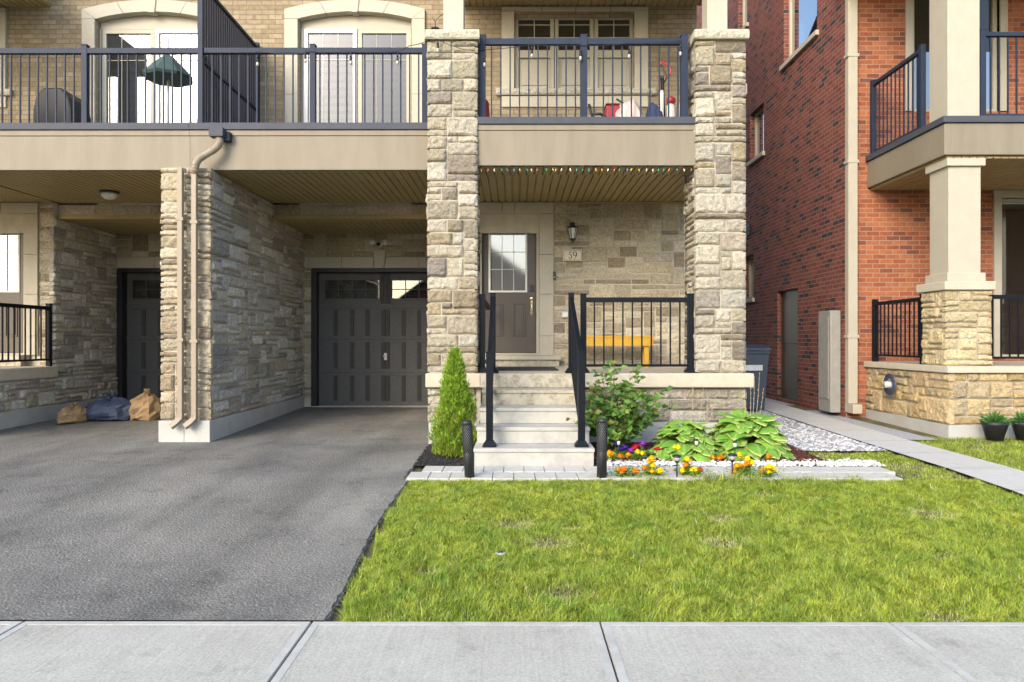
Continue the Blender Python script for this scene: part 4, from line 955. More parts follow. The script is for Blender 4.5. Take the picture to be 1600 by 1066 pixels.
def flowers(name, cat, label, Yb, heads, group, seed, r=.03):
    rd = random.Random(seed); xs = [PX(h[0], Yb) for h in heads]; cx = sum(xs)/len(xs); z0 = G(Yb)
    t = thing(name, label, cat, (cx, Yb, z0), group); rs = np.random.RandomState(seed)
    st = MB(); C = []; D = []
    if name == 'marigold': heads = heads+[(h[0]+rd.uniform(-7, 7), h[1]+rd.uniform(-3, 7), h[2]) for h in heads if rd.random() < .8]
    for (px, py, cols) in heads:
        yo = Yb+rd.uniform(-.04, .04); p = Vector((PX(px, yo), yo, max(z0+.05, PZ(py, yo)))); base = Vector((cx+(p.x-cx)*.45, Yb, z0))
        st.tube([base, base.lerp(p, .5)+Vector((rd.uniform(-.01, .01), 0, .01)), p-Vector((0, 0, r*.3))], .0028, 5, cap=False, col=(.08, .2, .03))
        b = MB(); flower(b, p, r*1.45*rd.uniform(.85, 1.15), cols, rd, 4 if name == 'marigold' else 2); b.build('flower_head', M['petal'], t)
        for k in range(34):
            u = rd.random(); q = base.lerp(p, u*.85); C.append(q); D.append((rd.gauss(0, 1), rd.gauss(0, 1), rd.uniform(-.1, .9)))
    n = 150
    for k in range(n): C.append((cx+rd.gauss(0, .075), Yb+rd.gauss(0, .04), z0+rd.uniform(.01, .08))); D.append((rd.gauss(0, 1), rd.gauss(0, 1), rd.uniform(.1, 1)))
    st.build('stems', M['leaf'], t)
    C = np.array([tuple(c) for c in C]); D = np.array(D); nn = len(C); g = rs.rand(nn, 1)
    v, f_, q = leafquads(C, D, rs.uniform(.025, .055, nn), rs.uniform(.007, .016, nn), np.array([.08, .19, .04])*(1-g)+np.array([.17, .32, .06])*g, rs); mesh_np('foliage', v, f_, M['leaf'], t, q)
gm = 'marigolds along the flower bed'
flowers('marigold', 'flower', 'three orange marigolds low in the grass just right of the right bollard light', 6.62, [(966, 735, ORA), (975, 734, ORA), (989.6, 742, ORA)], gm, 1, .027)
flowers('marigold', 'flower', 'yellow and orange marigold clump at the grass edge between bollard and black stake light', 6.66, [(1008, 733, ORA), (1020, 729, YEL), (1019, 739, MIX), (1030, 740, YEL), (1018, 717, MIX), (1016, 722, MIX)], gm, 2, .03)
flowers('marigold', 'flower', 'tall marigold clump right of the first black stake light', 6.68, [(1073, 719, YEL), (1071, 728, ORA), (1081, 736, YEL), (1066, 737, YEL), (1093, 740, RUST), (1084, 737, YEL)], gm, 3, .029)
flowers('marigold', 'flower', 'dense orange marigold clump just right of the second black stake light', 6.66, [(1156, 728, MIX), (1152.5, 736, ORA), (1169, 735, ORA), (1162, 742, RUST), (1168, 725, ORA), (1158, 733, MIX), (1168, 719, YEL)], gm, 4, .029)
flowers('marigold', 'flower', 'yellow and orange marigolds at the far right end of the paver edge', 6.6, [(1197, 733.5, YEL), (1189, 748, ORA), (1190, 741, ORA), (1201, 731, YEL)], gm, 5, .032)
flowers('marigold', 'flower', 'orange marigolds behind the pebbles touching the right bollard light', 7.4, [(952, 709, MIX), (950, 714, MIX), (968, 714.5, ORA)], gm, 6, .03)
flowers('marigold', 'flower', 'orange and yellow marigolds below the purple petunia', 7.42, [(985, 713, ORA), (982, 711, MIX), (996, 709, YEL), (1003, 710, YEL)], gm, 7, .027)
flowers('marigold', 'flower', 'tall yellow marigold above the first black stake light', 7.38, [(1057.6, 707, YEL), (1060, 701, YEL), (1047, 714, YEL), (1055, 709, YEL)], gm, 8, .03)
flowers('marigold', 'flower', 'orange marigold under the leaves of the smaller hosta', 7.4, [(1073, 710, ORA), (1077, 713, ORA)], gm, 9, .028)
flowers('marigold', 'flower', 'yellow and orange marigold row between the two hostas', 7.38, [(1104, 716, YEL), (1108, 716, YEL), (1113, 716, ORA), (1127, 720, ORA)], gm, 10, .03)
flowers('marigold', 'flower', 'single yellow marigold in front of the larger hosta', 7.36, [(1155, 712, YEL)], gm, 12, .033)
flowers('marigold', 'flower', 'orange marigold at the far right end behind the pebbles', 7.36, [(1199.5, 715, ORA), (1203, 713, ORA)], gm, 13, .032)
gp = 'petunias in the mulch'
flowers('petunia', 'flower', 'deep purple petunia under the rose bush', 7.62, [(975.5, 700, PUR), (972, 702, PUR), (961, 695, PUR)], gp, 21, .034)
flowers('petunia', 'flower', 'violet petunia beside a red one left of the hostas', 7.62, [(1002.5, 697, VIO), (1004, 694, VIO), (985, 705, VIO)], gp, 22, .034)
flowers('petunia', 'flower', 'red petunia between the purple and violet petunias', 7.66, [(994, 699, RED_), (990, 702, RED_)], gp, 23, .034)
flowers('petunia', 'flower', 'red petunia against the smaller hosta', 7.6, [(1025, 703, RED_), (1029, 702, RED_)], gp, 24, .032)

# ------------------------------------------------------------------ bollard lights and stake lights
def bollard(label, px, lean, ptop, pbot):
    Y = 6.58; X = PX(px, Y); z0 = G(Y)-.05; Hh = PZ(ptop, Y)-z0
    t = thing('bollard_light', label, 'garden light', (X, Y, z0), 'perforated bollard lights flanking the steps')
    r = .047
    MB().lathe([(r, 0), (r, Hh*.5), (r*.97, Hh*.5+.004)], (X, Y, z0), 28).build('lower_tube', M['plasticblack'], t)
    b = MB(); nlong = 15; z1 = z0+Hh*.5; hh = Hh*.5-.03; turns = .62
    for sgn in (1, -1):
        for k in range(nlong):
            pts = [(X+r*.985*math.cos(a), Y+r*.985*math.sin(a), z1+hh*u) for u in np.linspace(0, 1, 17) for a in [sgn*u*6.283*turns+6.283*k/nlong]]
            b.tube(pts, .0034, 5, cap=False)
    b.build('perforated_sleeve', M['plasticblack'], t)
    MB().lathe([(r*.80, 0), (r*.80, hh)], (X, Y, z1), 20).build('diffuser', M['grey'] if False else M['frostdark'], t)
    MB().lathe([(r, 0), (r*1.02, .012), (r*1.02, .03), (r*.9, .036), (.001, .036)], (X, Y, z1+hh-.002), 28).build('cap', M['plasticblack'], t)
    t.rotation_euler = (0, R(lean), 0)
M['frostdark'] = mat('smoked_diffuser', (.30, .31, .31), .35)
bollard('black perforated bollard light left of the steps, leaning slightly', 734.5, -3.2, 658, 751)
bollard('upright black perforated bollard light in front of the rose bush', 940, .6, 655, 751)
def stake(label, px, py, Y, big, pbot=None):
    X = PX(px, Y); z0 = G(Y)-.03; zt_ = PZ(py, Y)
    t = thing('stake_light', label, 'garden light', (X, Y, z0), 'solar stake lights in the flower bed'); s = 1 if big else .55
    MB().tube([(X, Y, z0), (X, Y, zt_-.05*s)], .007 if big else .005, 8).build('stake', M['plasticblack'], t)
    if big:
        MB().lathe([(.012, -.07), (.026, -.05), (.034, -.012), (.044, -.008), (.044, .0), (.03, .008), (.001, .01)], (X, Y, zt_), 20).build('lamp_head', M['plasticblack'], t)
        MB().lathe([(.02, -.052), (.030, -.045), (.036, -.014)], (X, Y, zt_), 14).build('lens', M['frostdark'], t)
    else:
        MB().lathe([(.017, -.055), (.017, -.012)], (X, Y, zt_), 16).build('lens', M['frost'], t)
        MB().lathe([(.02, -.012), (.021, 0), (.012, .006), (.001, .007)], (X, Y, zt_), 16).build('cap', M['plasticblack'], t)
stake('squat black stake light standing before the tall yellow marigold', 1057.5, 712, 6.6, True)
stake('squat black stake light in front of the larger hosta', 1144, 710, 6.62, True)
stake('small clear stake light under the rose bush by the purple petunia', 966.5, 687, 7.5, False)
stake('small clear stake light against the smaller hosta', 1088, 687, 7.35, False)
stake('small clear stake light rising behind the second black stake light', 1148, 690, 7.3, False)

# ------------------------------------------------------------------ porch things
X = lambda p: PX(p, 10.4); Z = lambda p: PZ(p, 10.4)
t = thing('porch_bench', 'yellow painted wooden bench against the stone porch wall', 'bench', (X(965), 10.5, 1.056))
part('seat', 'yellow', t, (X(905), X(1022), 10.4, 10.5, Z(528), Z(525)), (X(905), X(1022), 10.505, 10.6, Z(528), Z(525)), (X(905), X(1022), 10.605, 10.7, Z(528), Z(525)), bevel=.004)
part('apron', 'yellow', t, (X(906), X(1021), 10.41, 10.435, Z(541), Z(528.2)), (X(906), X(1021), 10.665, 10.69, Z(541), Z(528.2)), bevel=.003)
for p in (908, 1010):
    for y in (10.44, 10.62): part('leg', 'yellow', t, (X(p)-.025 if p > 950 else X(p), X(p)+.045, y, y+.04, 1.056, Z(528.3)), bevel=.003)
# doormat
M_ = MB(); M_.box(PX(776, 10.0), PX(868, 10.0), 9.3, 10.3, 1.058, 1.072); tag(M_.build('doormat', M['mat'], None, .004), 'dark rubber doormat lying in front of the taupe door', 'doormat')
# wall lantern
lx, lz = PX(895, 10.85), 0; Y = 10.86
t = thing('wall_lantern', 'black coach lantern on the stone wall above the house number', 'wall lamp', (lx, 10.98, PZ(352, YD)))
Zl = lambda p: PZ(p, Y)
b = MB(); b.box(lx-.04, lx+.04, 10.955, 10.985, Zl(362), Zl(346)); b.tube([(lx, 10.96, Zl(352)), (lx, 10.9, Zl(347)), (lx, Y, Zl(349.5)), (lx, Y, Zl(353))], .011, 8); b.build('bracket', M['blackmetal'], t, .003)
b = MB(); b.lathe([(.085, 0), (.078, .014), (.035, .05), (.015, .06), (.012, .075), (.001, .08)], (lx, Y, Zl(357)), 6, smooth=False); b.build('lantern_roof', M['blackmetal'], t)
b = MB()
for k in range(6):
    a = 6.283*k/6; b.tube([(lx+.072*math.cos(a), Y+.072*math.sin(a), Zl(357)), (lx+.042*math.cos(a), Y+.042*math.sin(a), Zl(374))], .005, 4)
b.lathe([(.045, 0), (.047, .01), (.03, -.02), (.008, -.03), (.008, -.06), (.001, -.075)][::1], (lx, Y, Zl(374)), 6, smooth=False); b.build('lantern_frame', M['blackmetal'], t)
MB().lathe([(.039, 0), (.068, Zl(357)-Zl(373.5))], (lx, Y, Zl(373.5)), 6, smooth=False).build('lantern_glass', M['frost'], t)
# number plaque
t = thing('house_number_plaque', 'cream stone plaque with the number 59 beside the front door', 'house number', (PX(894.5, YD), YD-.04, PZ(400, YD)))
x0, x1, z0, z1 = PX(879.5, YD-.05), PX(909.5, YD-.05), PZ(408, YD-.05), PZ(390, YD-.05)
b = MB(); b.box(x0, x1, YD-.06, YD, z0, z1); b.build('plate', mat('plaque_stone', (.62, .56, .44), .8), t, .006)
b = MB(); c_ = .02; 
def ringpts(x0, x1, z0, z1, c_):
    return [(x0+c_, z0), (x1-c_, z0), (x1, z0+c_), (x1, z1-c_), (x1-c_, z1), (x0+c_, z1), (x0, z1-c_), (x0, z0+c_)]
a1 = ringpts(x0+.012, x1-.012, z0+.012, z1-.012, .02); a2 = ringpts(x0+.018, x1-.018, z0+.018, z1-.018, .018)
b.add([(x, YD-.062, z) for x, z in a1]+[(x, YD-.062, z) for x, z in a2], [(i, (i+1) % 8, (i+1) % 8+8, i+8) for i in range(8)]); b.build('border', M['blackmetal'], t)
def stroke(b, pts, y, m=0):  # pts: (x,z,w) polyline with widths
    for i in range(len(pts)-1):
        (xa_, za, wa), (xb_, zb, wb) = pts[i], pts[i+1]; dx, dz = xb_-xa_, zb-za; l = math.hypot(dx, dz) or 1; nx, nz = -dz/l, dx/l
        b.add([(xa_+nx*wa/2, y, za+nz*wa/2), (xa_-nx*wa/2, y, za-nz*wa/2), (xb_-nx*wb/2, y, zb-nz*wb/2), (xb_+nx*wb/2, y, zb+nz*wb/2)], [(0, 1, 2, 3)], m=m)
def arc(cx, cz, rx, rz, a0, a1, wf, n=16):
    return [(cx+rx*math.cos(a), cz+rz*math.sin(a), wf(a)) for a in np.linspace(R(a0), R(a1), n)]
hd = (z1-z0)*.62; zb = z0+(z1-z0)*.19; wd_ = .052
def digit5(cx, y):
    b = MB(); thick = lambda a: .006+.010*abs(math.cos(a)); r = hd*.31
    stroke(b, [(cx+wd_*.45, zb+hd, .003), (cx+wd_*.38, zb+hd-.008, .014), (cx-wd_*.22, zb+hd-.008, .014)], y)
    stroke(b, [(cx-wd_*.22, zb+hd-.004, .006), (cx-wd_*.34, zb+hd*.56, .006)], y)
    stroke(b, [(cx-wd_*.34, zb+hd*.56, .005)]+arc(cx-wd_*.02, zb+r, wd_*.44, r, 120, -120, thick), y)
    stroke(b, arc(cx-wd_*.02, zb+r, wd_*.44, r, -120, -160, lambda a: .013, 5), y); return b
def digit9(cx, y):
    b = MB(); thick = lambda a: .005+.011*abs(math.cos(a)); r = hd*.3
    stroke(b, arc(cx, zb+hd-r, wd_*.46, r, 0, 360, thick, 26), y)
    stroke(b, [(cx+wd_*.46, zb+hd-r, .016), (cx+wd_*.44, zb+hd*.5, .014), (cx+wd_*.2, zb+hd*.18, .009), (cx-wd_*.25, zb+.002, .005)], y); return b
digit5((x0+x1)/2-.037, YD-.0625).build('numeral', M['blackmetal'], t); digit9((x0+x1)/2+.037, YD-.0625).build('numeral', M['blackmetal'], t)
# doorbell, outlet
t = thing('doorbell', 'small black doorbell on the edge of the door surround', 'doorbell', (PX(866, YD), YD-.03, PZ(430, YD)))
part('body', 'blackmetal', t, (PX(864, YD), PX(868, YD), YD-.06, YD-.02, PZ(437, YD), PZ(425, YD)), bevel=.006)
MB().lathe([(.001, 0), (.01, 0), (.01, .005), (.001, .006)], (PX(866, YD), YD-.058, PZ(434, YD)), 12, axis='y').build('button', M['grey'], t)
t = thing('outlet_cover', 'grey weatherproof outlet cover on the wall behind the stair railing', 'outlet', (PX(882, YD), YD-.03, PZ(492, YD)))
part('box', 'grey', t, (PX(877, YD), PX(888, YD), YD-.05, YD, PZ(497, YD), PZ(487, YD)), bevel=.008)
part('flap', 'frost', t, (PX(878, YD), PX(887, YD), YD-.07, YD-.051, PZ(496, YD), PZ(488, YD)), bevel=.008)
# security light above the garage
sx_, Y = PX(592, YG-.1), YG-.1; sz = PZ(380, Y)
t = thing('security_light', 'white twin floodlight with black camera above the garage keystone', 'security light', (sx_, YG-.03, sz))
b = MB(); b.lathe([(.001, 0), (.055, 0), (.06, .012), (.05, .05), (.02, .055)], (sx_, YG, sz), 20, axis='y'); b.build('base', M['white'], t)
for s in (-1, 1):
    b = MB(); b.tube([(sx_+s*.03, YG-.05, sz), (sx_+s*.09, YG-.09, sz+.01)], .014, 8); b.lathe([(.02, -.05), (.045, -.03), (.052, .0), (.052, .03), (.046, .034)], (sx_+s*.115, YG-.12, sz+.01), 20, axis='y'); h = b.build('lamp_head', M['white'], t)
    MB().lathe([(.001, .034), (.044, .0345), (.044, .037), (.001, .04)], (sx_+s*.115, YG-.12, sz+.01), 20, axis='y').build('lens', M['frost'], t).parent = h
b = MB(); b.lathe([(.03, -.06), (.045, -.04), (.046, .02), (.03, .03)], (sx_, YG-.13, sz-.035), 18, axis='y'); b.build('camera_head', M['white'], t)
MB().lathe([(.001, .0), (.036, .0), (.034, .012), (.001, .016)], (sx_, YG-.16, sz-.03), 18, axis='y').build('camera_lens', M['blackmetal'], t)
# ceiling light of the neighbour's garage recess
lx = PX(170, 10.2)
t = thing('ceiling_light', 'round glass ceiling light under the soffit of the left garage recess', 'ceiling light', (lx, 10.2, 3.62))
MB().lathe([(.001, -.0), (.13, 0), (.135, -.02), (.11, -.03)][::-1], (lx, 10.2, 3.62), 24).build('base', M['blackmetal'], t)
MB().lathe([(.001, -.12), (.06, -.11), (.1, -.075), (.115, -.03)], (lx, 10.2, 3.62), 24).build('glass_bowl', M['frost'], t)

# ------------------------------------------------------------------ downspouts
def downspout(label, px, Y, py0, py1, top=None, toe=-1):
    X = PX(px, Y); z0, z1 = PZ(py0, Y), PZ(py1, Y)
    t = thing('downspout', label, 'downspout', (X, Y, z0), 'beige downspouts on the party wall')
    pts = []
    if top: pts += [Vector(p) for p in top]
    pts += [Vector((X, Y, z1)), Vector((X, Y, z0+.1))]
    b = MB(); b.tube([(X, Y, z1), (X, Y, z0+.1)], .044, 4, sq=True); b.build('pipe', M['pipe'], t, .006)
    b = MB(); b.tube([(X, Y, z0+.14), (X-.0, Y, z0+.08), (X+toe*.05, Y-.03, z0+.02), (X+toe*.10, Y-.05, z0-.02)], .046, 4, sq=True); b.build('elbow', M['pipe'], t, .004)
    if top:
        b = MB(); b.tube([Vector(p) for p in top]+[Vector((X, Y, z1-.03))], .044, 12)
        P_ = [Vector(p) for p in top]+[Vector((X, Y, z1))]
        for i in range(len(P_)-1):
            if i in (0, 1, 2, 4, 5, 6):
                for u in (.15, .5, .85): q = P_[i].lerp(P_[i+1], u); d = (P_[i+1]-P_[i]).normalized(); b.tube([q-d*.006, q+d*.006], .049, 12)
        b.build('offset_elbow', M['pipe'], t)
    for f in (.33, .8):
        z = z0+(z1-z0)*f; part('strap', 'pipe', t, (X-.047, X+.047, Y-.035, Y+.055, z-.02, z+.02), bevel=.003)
M['pipe'] = mat('beige_downspout', (.27, .225, .165), .55, var=.04, vscale=4)
Yp = 8.69
def q3(px, py, Y): return (PX(px, Y), Y, PZ(py, Y))
downspout('beige downspout with a crimped offset from the balcony scupper down the party wall', 303.5, Yp, 664, 268,
          top=[q3(343, 212, 8.8), q3(342.5, 222, 8.78), q3(338, 230, 8.76), q3(330, 236, 8.74), q3(318, 243, 8.72), q3(310, 248, 8.7), q3(305, 256, Yp)], toe=-1)
downspout('straight beige downspout left of the crimped one on the party wall', 281.5, Yp, 664, 262, toe=-1)
t = thing('scupper_box', 'grey metal scupper box above the crimped downspout', 'scupper', q3(343, 210, 8.8))
b = MB(); b.box(PX(328, 8.77), PX(350, 8.77), 8.72, 8.85, PZ(214, 8.77), PZ(200, 8.77)); b.build('box', M['slatecurb'], t, .004)
b = MB(); b.box(PX(344, 8.82), PX(359, 8.82), 8.80, 8.88, PZ(220, 8.82), PZ(206, 8.82)); b.build('outlet', M['slate'], t, .003)

# ------------------------------------------------------------------ string lights
def catenary(a, b_, sag, n=8):
    a, b_ = Vector(a), Vector(b_)
    return [a.lerp(b_, i/n)-Vector((0, 0, sag*4*(i/n)*(1-i/n))) for i in range(n+1)]
def edison(label, path, bulbs, loc):
    t = thing('bulb_string', label, 'string lights', loc)
    b = MB(); 
    for seg in path: b.tube(seg, .0045, 5, cap=False)
    b.build('cord', M['blackmetal'], t)
    for p in bulbs:
        p = Vector(p); b = MB(); b.tube([p, p-Vector((0, 0, .06))], [.006, .014], 8); b.tube([p-Vector((0, 0, .06)), p-Vector((0, 0, .1))], .016, 8); s = b.build('socket', M['blackmetal'], t)
        MB().lathe([(.001, -.06), (.012, -.054), (.019, -.035), (.016, -.015), (.009, 0)], tuple(p-Vector((0, 0, .1))), 12).build('bulb', M['bulbw'], t).parent = s
M['bulbw'] = mat('clear_bulb_glass', (.34, .33, .30), .06, spec=1)
yl = Yl-.05; yr = Yr-.055
pts = [q3(318, 80, yl), q3(402, 80, yl), q3(470, 83, yl), q3(478, 79, yl), q3(548, 80, yl), q3(620, 79, yl), q3(640, 71, 8.85), q3(672, 62, 8.6), q3(683, 60, 8.57)]
path = [catenary(pts[i], pts[i+1], .015, 5) for i in range(len(pts)-1)]
edison('string of clear bulbs clipped along the balcony railing above the garage', path, [q3(402, 84, yl), q3(477, 79, yl), q3(548, 82, yl), q3(621, 82, yl), q3(684, 62, 8.57)], q3(318, 80, yl))
pts = [q3(683, 61, 8.57), q3(715, 74, 8.56), q3(735, 78, 8.57), q3(750, 78, yr), q3(830, 70, yr), q3(907, 71, yr), q3(983, 68, yr), q3(1065, 64, yr)]
path = [catenary(pts[i], pts[i+1], .012, 5) for i in range(len(pts)-1)]
edison('string of clear bulbs draped past the left column along the balcony railing above the porch', path, [q3(757, 85, yr), q3(831, 71, yr), q3(907, 75, yr-.02), q3(983, 72, yr), q3(1063, 68, yr)], q3(683, 61, 8.57))
t = thing('holiday_light_string', 'string of small coloured holiday lights hanging under the balcony edge above the porch', 'string lights', q3(745, 262, 8.73))
rd = random.Random(2); pts = [Vector(q3(745+i*340/48, 259.5+rd.uniform(-.8, 2.2), 8.72)) for i in range(49)]
b = MB(); b.tube(pts, .005, 5, cap=False)
b.tube([Vector(q3(746+3*math.sin(i*2.4), 262+i*.9, 8.74)) for i in range(14)], .009, 5); b.tube([Vector(q3(1084-i*1.6+2*math.sin(i*2.1), 262+i*1.5, 8.80)) for i in range(9)], .008, 5)
b.build('cord', M['wire'], t)
bc = [mat('bulb_'+nme, c, .15, spec=.8) for nme, c in (('amber', (.75, .4, .03)), ('teal', (.03, .28, .3)), ('clear', (.75, .72, .6)), ('red', (.6, .12, .06)), ('green', (.05, .3, .12)), ('blue', (.06, .25, .4)))]
for i in range(34):
    p = Vector(q3(752+i*9.9+rd.uniform(-2, 2), 261, 8.72)); tl_ = rd.uniform(-.5, .5); d = Vector((math.sin(tl_), rd.uniform(-.3, .3), -1)).normalized()
    b = MB(); b.tube([p, p+d*.025], .0055, 6, m=0); b.tube([p+d*.025, p+d*.04, p+d*.065], [.007, .008, .002], 6, m=1); b.build('bulb', [M['wire'], bc[i % 6] if rd.random() < .7 else bc[rd.randrange(6)]], t)
# ornament on the left column cap
t = thing('cap_ornament', 'small dark wire ornament standing on the left column cap', 'ornament', q3(680, 47, 8.9))
b = MB(); p = Vector(q3(680, 46, 8.9)); b.lathe([(.05, 0), (.055, .012), (.02, .03), (.008, .04)], tuple(p), 12); b.tube([p, p+Vector((.0, 0, .1)), p+Vector((.06, 0, .17)), p+Vector((.12, 0, .2))], .005, 6); b.tube([p+Vector((0, 0, .1)), p+Vector((-.03, 0, .14))], .005, 6); b.build('ornament_frame', M['blackmetal'], t)

# ------------------------------------------------------------------ things on the balconies
Yi = 9.75
def q(px, py, Y=Yi): return Vector((PX(px, Y), Y, PZ(py, Y)))
t = thing('push_handle_toy', 'upright black pole with a red loop handle behind the right end of the balcony railing', 'toy', (PX(1035, Yi), Yi, 4.0))
b = MB(); b.tube([q(1036, 200), q(1033, 122)], .012, 8); b.tube([q(1039, 200), q(1036, 120)], .012, 8); b.box(q(1031, 0).x, q(1037, 0).x, Yi-.02, Yi+.02, PZ(124, Yi), PZ(119, Yi)); b.build('pole', M['blackmetal'], t)
MB().tube([q(1033, 103), q(1032, 98), q(1036, 98), q(1045, 103), q(1048, 110), q(1046, 117), q(1041, 123)], .014, 8).build('loop_handle', M['red'], t)
MB().tube([q(1033, 103), q(1037, 109), q(1040, 116), q(1041, 123), q(1037, 130)], .01, 8).build('loop_brace', M['blackmetal'], t)
MB().lathe([(.02, 0), (.03, .02), (.03, PZ(147, Yi)-4.02), (.018, PZ(144, Yi)-4.0)], (PX(1034, Yi-.05), Yi-.05, 4.0), 14).build('white_tube', M['white'], t)
def cloth(name, label, cat, px0, px1, pyt, Y, depth, matk, seed, amp=.05):
    x0, x1 = PX(px0, Y), PX(px1, Y); zt_ = PZ(pyt, Y); rs = np.random.RandomState(seed); nu, nv = 18, 14; V = []; C = []
    for i in range(nu):
        for j in range(nv):
            th = math.pi*j/(nv-1); u = i/(nu-1); e = math.sin(math.pi*min(.999, max(.001, u)))**.16
            r = 1+.10*math.sin(u*17+j*1.3+seed)+.06*math.sin(j*3.1+seed*2)
            V.append((x0+(x1-x0)*(u)+.02*math.sin(j*2+u*5), Y-math.cos(th)*depth*e*r, 4.0+(zt_-4.0)*max(0, math.sin(th))**.4*e*(.96+.04*math.sin(u*8+seed)+.02*math.sin(u*23))))
            C.append((.72, .55, .55) if (i//2) % 2 else (.75, .70, .62))
    Fc = [(i*nv+j, (i+1)*nv+j, (i+1)*nv+j+1, i*nv+j+1) for i in range(nu-1) for j in range(nv-1)]
    o = mesh_np(name, np.array(V), Fc, M[matk], None, np.array(C), sm=True); return tag(o, label, cat)
cloth('striped_blanket', 'pink and cream striped cloth heaped behind the balcony railing', 'blanket', 960, 1004, 157, 9.5, .22, 'petal', 3)
cloth('navy_bag', 'navy fabric bag next to the red loop handle on the balcony', 'bag', 1008, 1034, 161, 9.7, .2, 'navy', 5)
t = thing('storage_box', 'red box partly covered by the striped cloth on the balcony', 'box', (PX(956, 9.6), 9.6, 4.0)); part('body', 'red', t, (PX(946, 9.6), PX(966, 9.6), 9.5, 9.8, 4.001, PZ(168, 9.6)), bevel=.01); part('lid', 'red', t, (PX(945, 9.6), PX(967, 9.6), 9.48, 9.82, PZ(168, 9.6)+.001, PZ(165.5, 9.6)), bevel=.006)
t = thing('spray_canister', 'grey canister with a red top beside the navy bag on the balcony', 'canister', (PX(1048, 9.6), 9.6, 4.0))
MB().lathe([(.05, 0), (.055, .02), (.055, PZ(166, 9.6)-4.0), (.03, PZ(163, 9.6)-4.0)], (PX(1048, 9.6), 9.6, 4.0), 16).build('tank', M['frost'], t)
MB().lathe([(.04, 0), (.06, .02), (.062, .07), (.03, .1)], (PX(1048, 9.6), 9.6, PZ(163, 9.6)), 16).build('red_top', M['red'], t)
t = thing('folded_stroller', 'folded dark frame with a black grip left of the red box on the balcony', 'stroller', (PX(925, 9.6), 9.6, 4.0))
b = MB(); b.tube([q(935, 200, 9.6), q(924, 178, 9.6), q(920, 163, 9.6)], .018, 8); b.tube([q(925, 179, 9.6), q(938, 178, 9.6), q(945, 184, 9.6)], .02, 8); b.build('frame', M['blackmetal'], t); MB().tube([q(963, 155, 9.7), q(976, 163, 9.7), q(990, 175, 9.7), q(1000, 190, 9.7)], .014, 8).build('handle_bar', M['blackmetal'], t)
for xx in (924, 1000): MB().lathe([(.04, -.015), (.055, -.012), (.055, .012), (.04, .015)], (PX(xx, 9.7), 9.7, 4.057), 16, axis='y').build('wheel', M['plasticblack'], t)
t = thing('grey_basin', 'tilted grey plastic lid leaning by the right balcony post', 'lid', (PX(1061, 9.5), 9.5, 4.0))
b = MB(); b.prism([(PX(1056, 9.5), 4.0), (PX(1062, 9.5), 4.0), (PX(1066, 9.5), PZ(158, 9.5)), (PX(1062, 9.5), PZ(160, 9.5))], 9.4, 9.7); b.build('panel', M['grey'], t, .004)
t = thing('red_cushion', 'red and dark bundle at the left end of the porch balcony', 'bundle', (PX(762, 9.3), 9.3, 4.0))
MB().lathe([(.001, 0), (.07, .02), (.08, .3), (.06, PZ(155, 9.3)-4.05), (.001, PZ(152, 9.3)-4.0)], (PX(757, 9.3), 9.3, 4.0), 14).build('bundle_body', M['red'], t)
# neighbour balcony items
t = thing('covered_grill', 'dark covered barbecue on the left neighbouring balcony', 'barbecue', (PX(97, 10.4), 10.4, 4.0))
Xg = PX(97, 10.4); b = MB(); b.add([(Xg+sx*a, 10.4+sy*.25, 4.0+z) for a, z in ((.3, .0), (.28, .8), (.24, .98), (.12, 1.12)) for sx, sy in ((-1, -1), (1, -1), (1, 1), (-1, 1))], [(3, 2, 1, 0)]+[(r*4+k, r*4+(k+1) % 4, r*4+4+(k+1) % 4, r*4+4+k) for r in range(3) for k in range(4)]+[(12, 13, 14, 15)]); b.build('grill_cover', M['plasticblack'], t, .03)
for s in (-1, 1): part('leg', 'blackmetal', t, (Xg+s*.26-.015, Xg+s*.26+.015, 10.2, 10.23, 4.0, 4.1))
MB().lathe([(.001, 0), (.07, .01), (.075, .25), (.05, .3)], (PX(108, 9.6), 9.6, 4.0), 16).build('pail_body', M['red'], None); o = bpy.data.objects['pail_body']; o.name = 'red_pail'; tag(o, 'red pail next to the covered barbecue on the left balcony', 'pail')
t = thing('patio_umbrella', 'folded dark green patio umbrella just left of the privacy screen', 'umbrella', (PX(262, 9.9), 9.9, 4.0))
b = MB(); u0 = Vector((PX(262, 9.9), 9.9, PZ(60, 9.9))); b.tube([(u0.x, 9.9, 4.0), tuple(u0)], .02, 10); b.build('pole', M['grey'], t)
cn = [(PX(299, 9.9), PZ(120, 9.9)), (PX(276, 9.9), PZ(98, 9.9)), (PX(258, 9.9), PZ(85, 9.9)), (PX(225, 9.9), PZ(120, 9.9))]
prof = [(.32, PZ(124, 9.9)), (.34, PZ(120, 9.9)), (.2, PZ(103, 9.9)), (.06, PZ(88, 9.9)), (.01, PZ(84, 9.9))]
MB().lathe(prof, (PX(262, 9.9), 9.9, 0), 8, smooth=False).build('canopy', mat('green_canvas', (.03, .065, .06), .8), t)

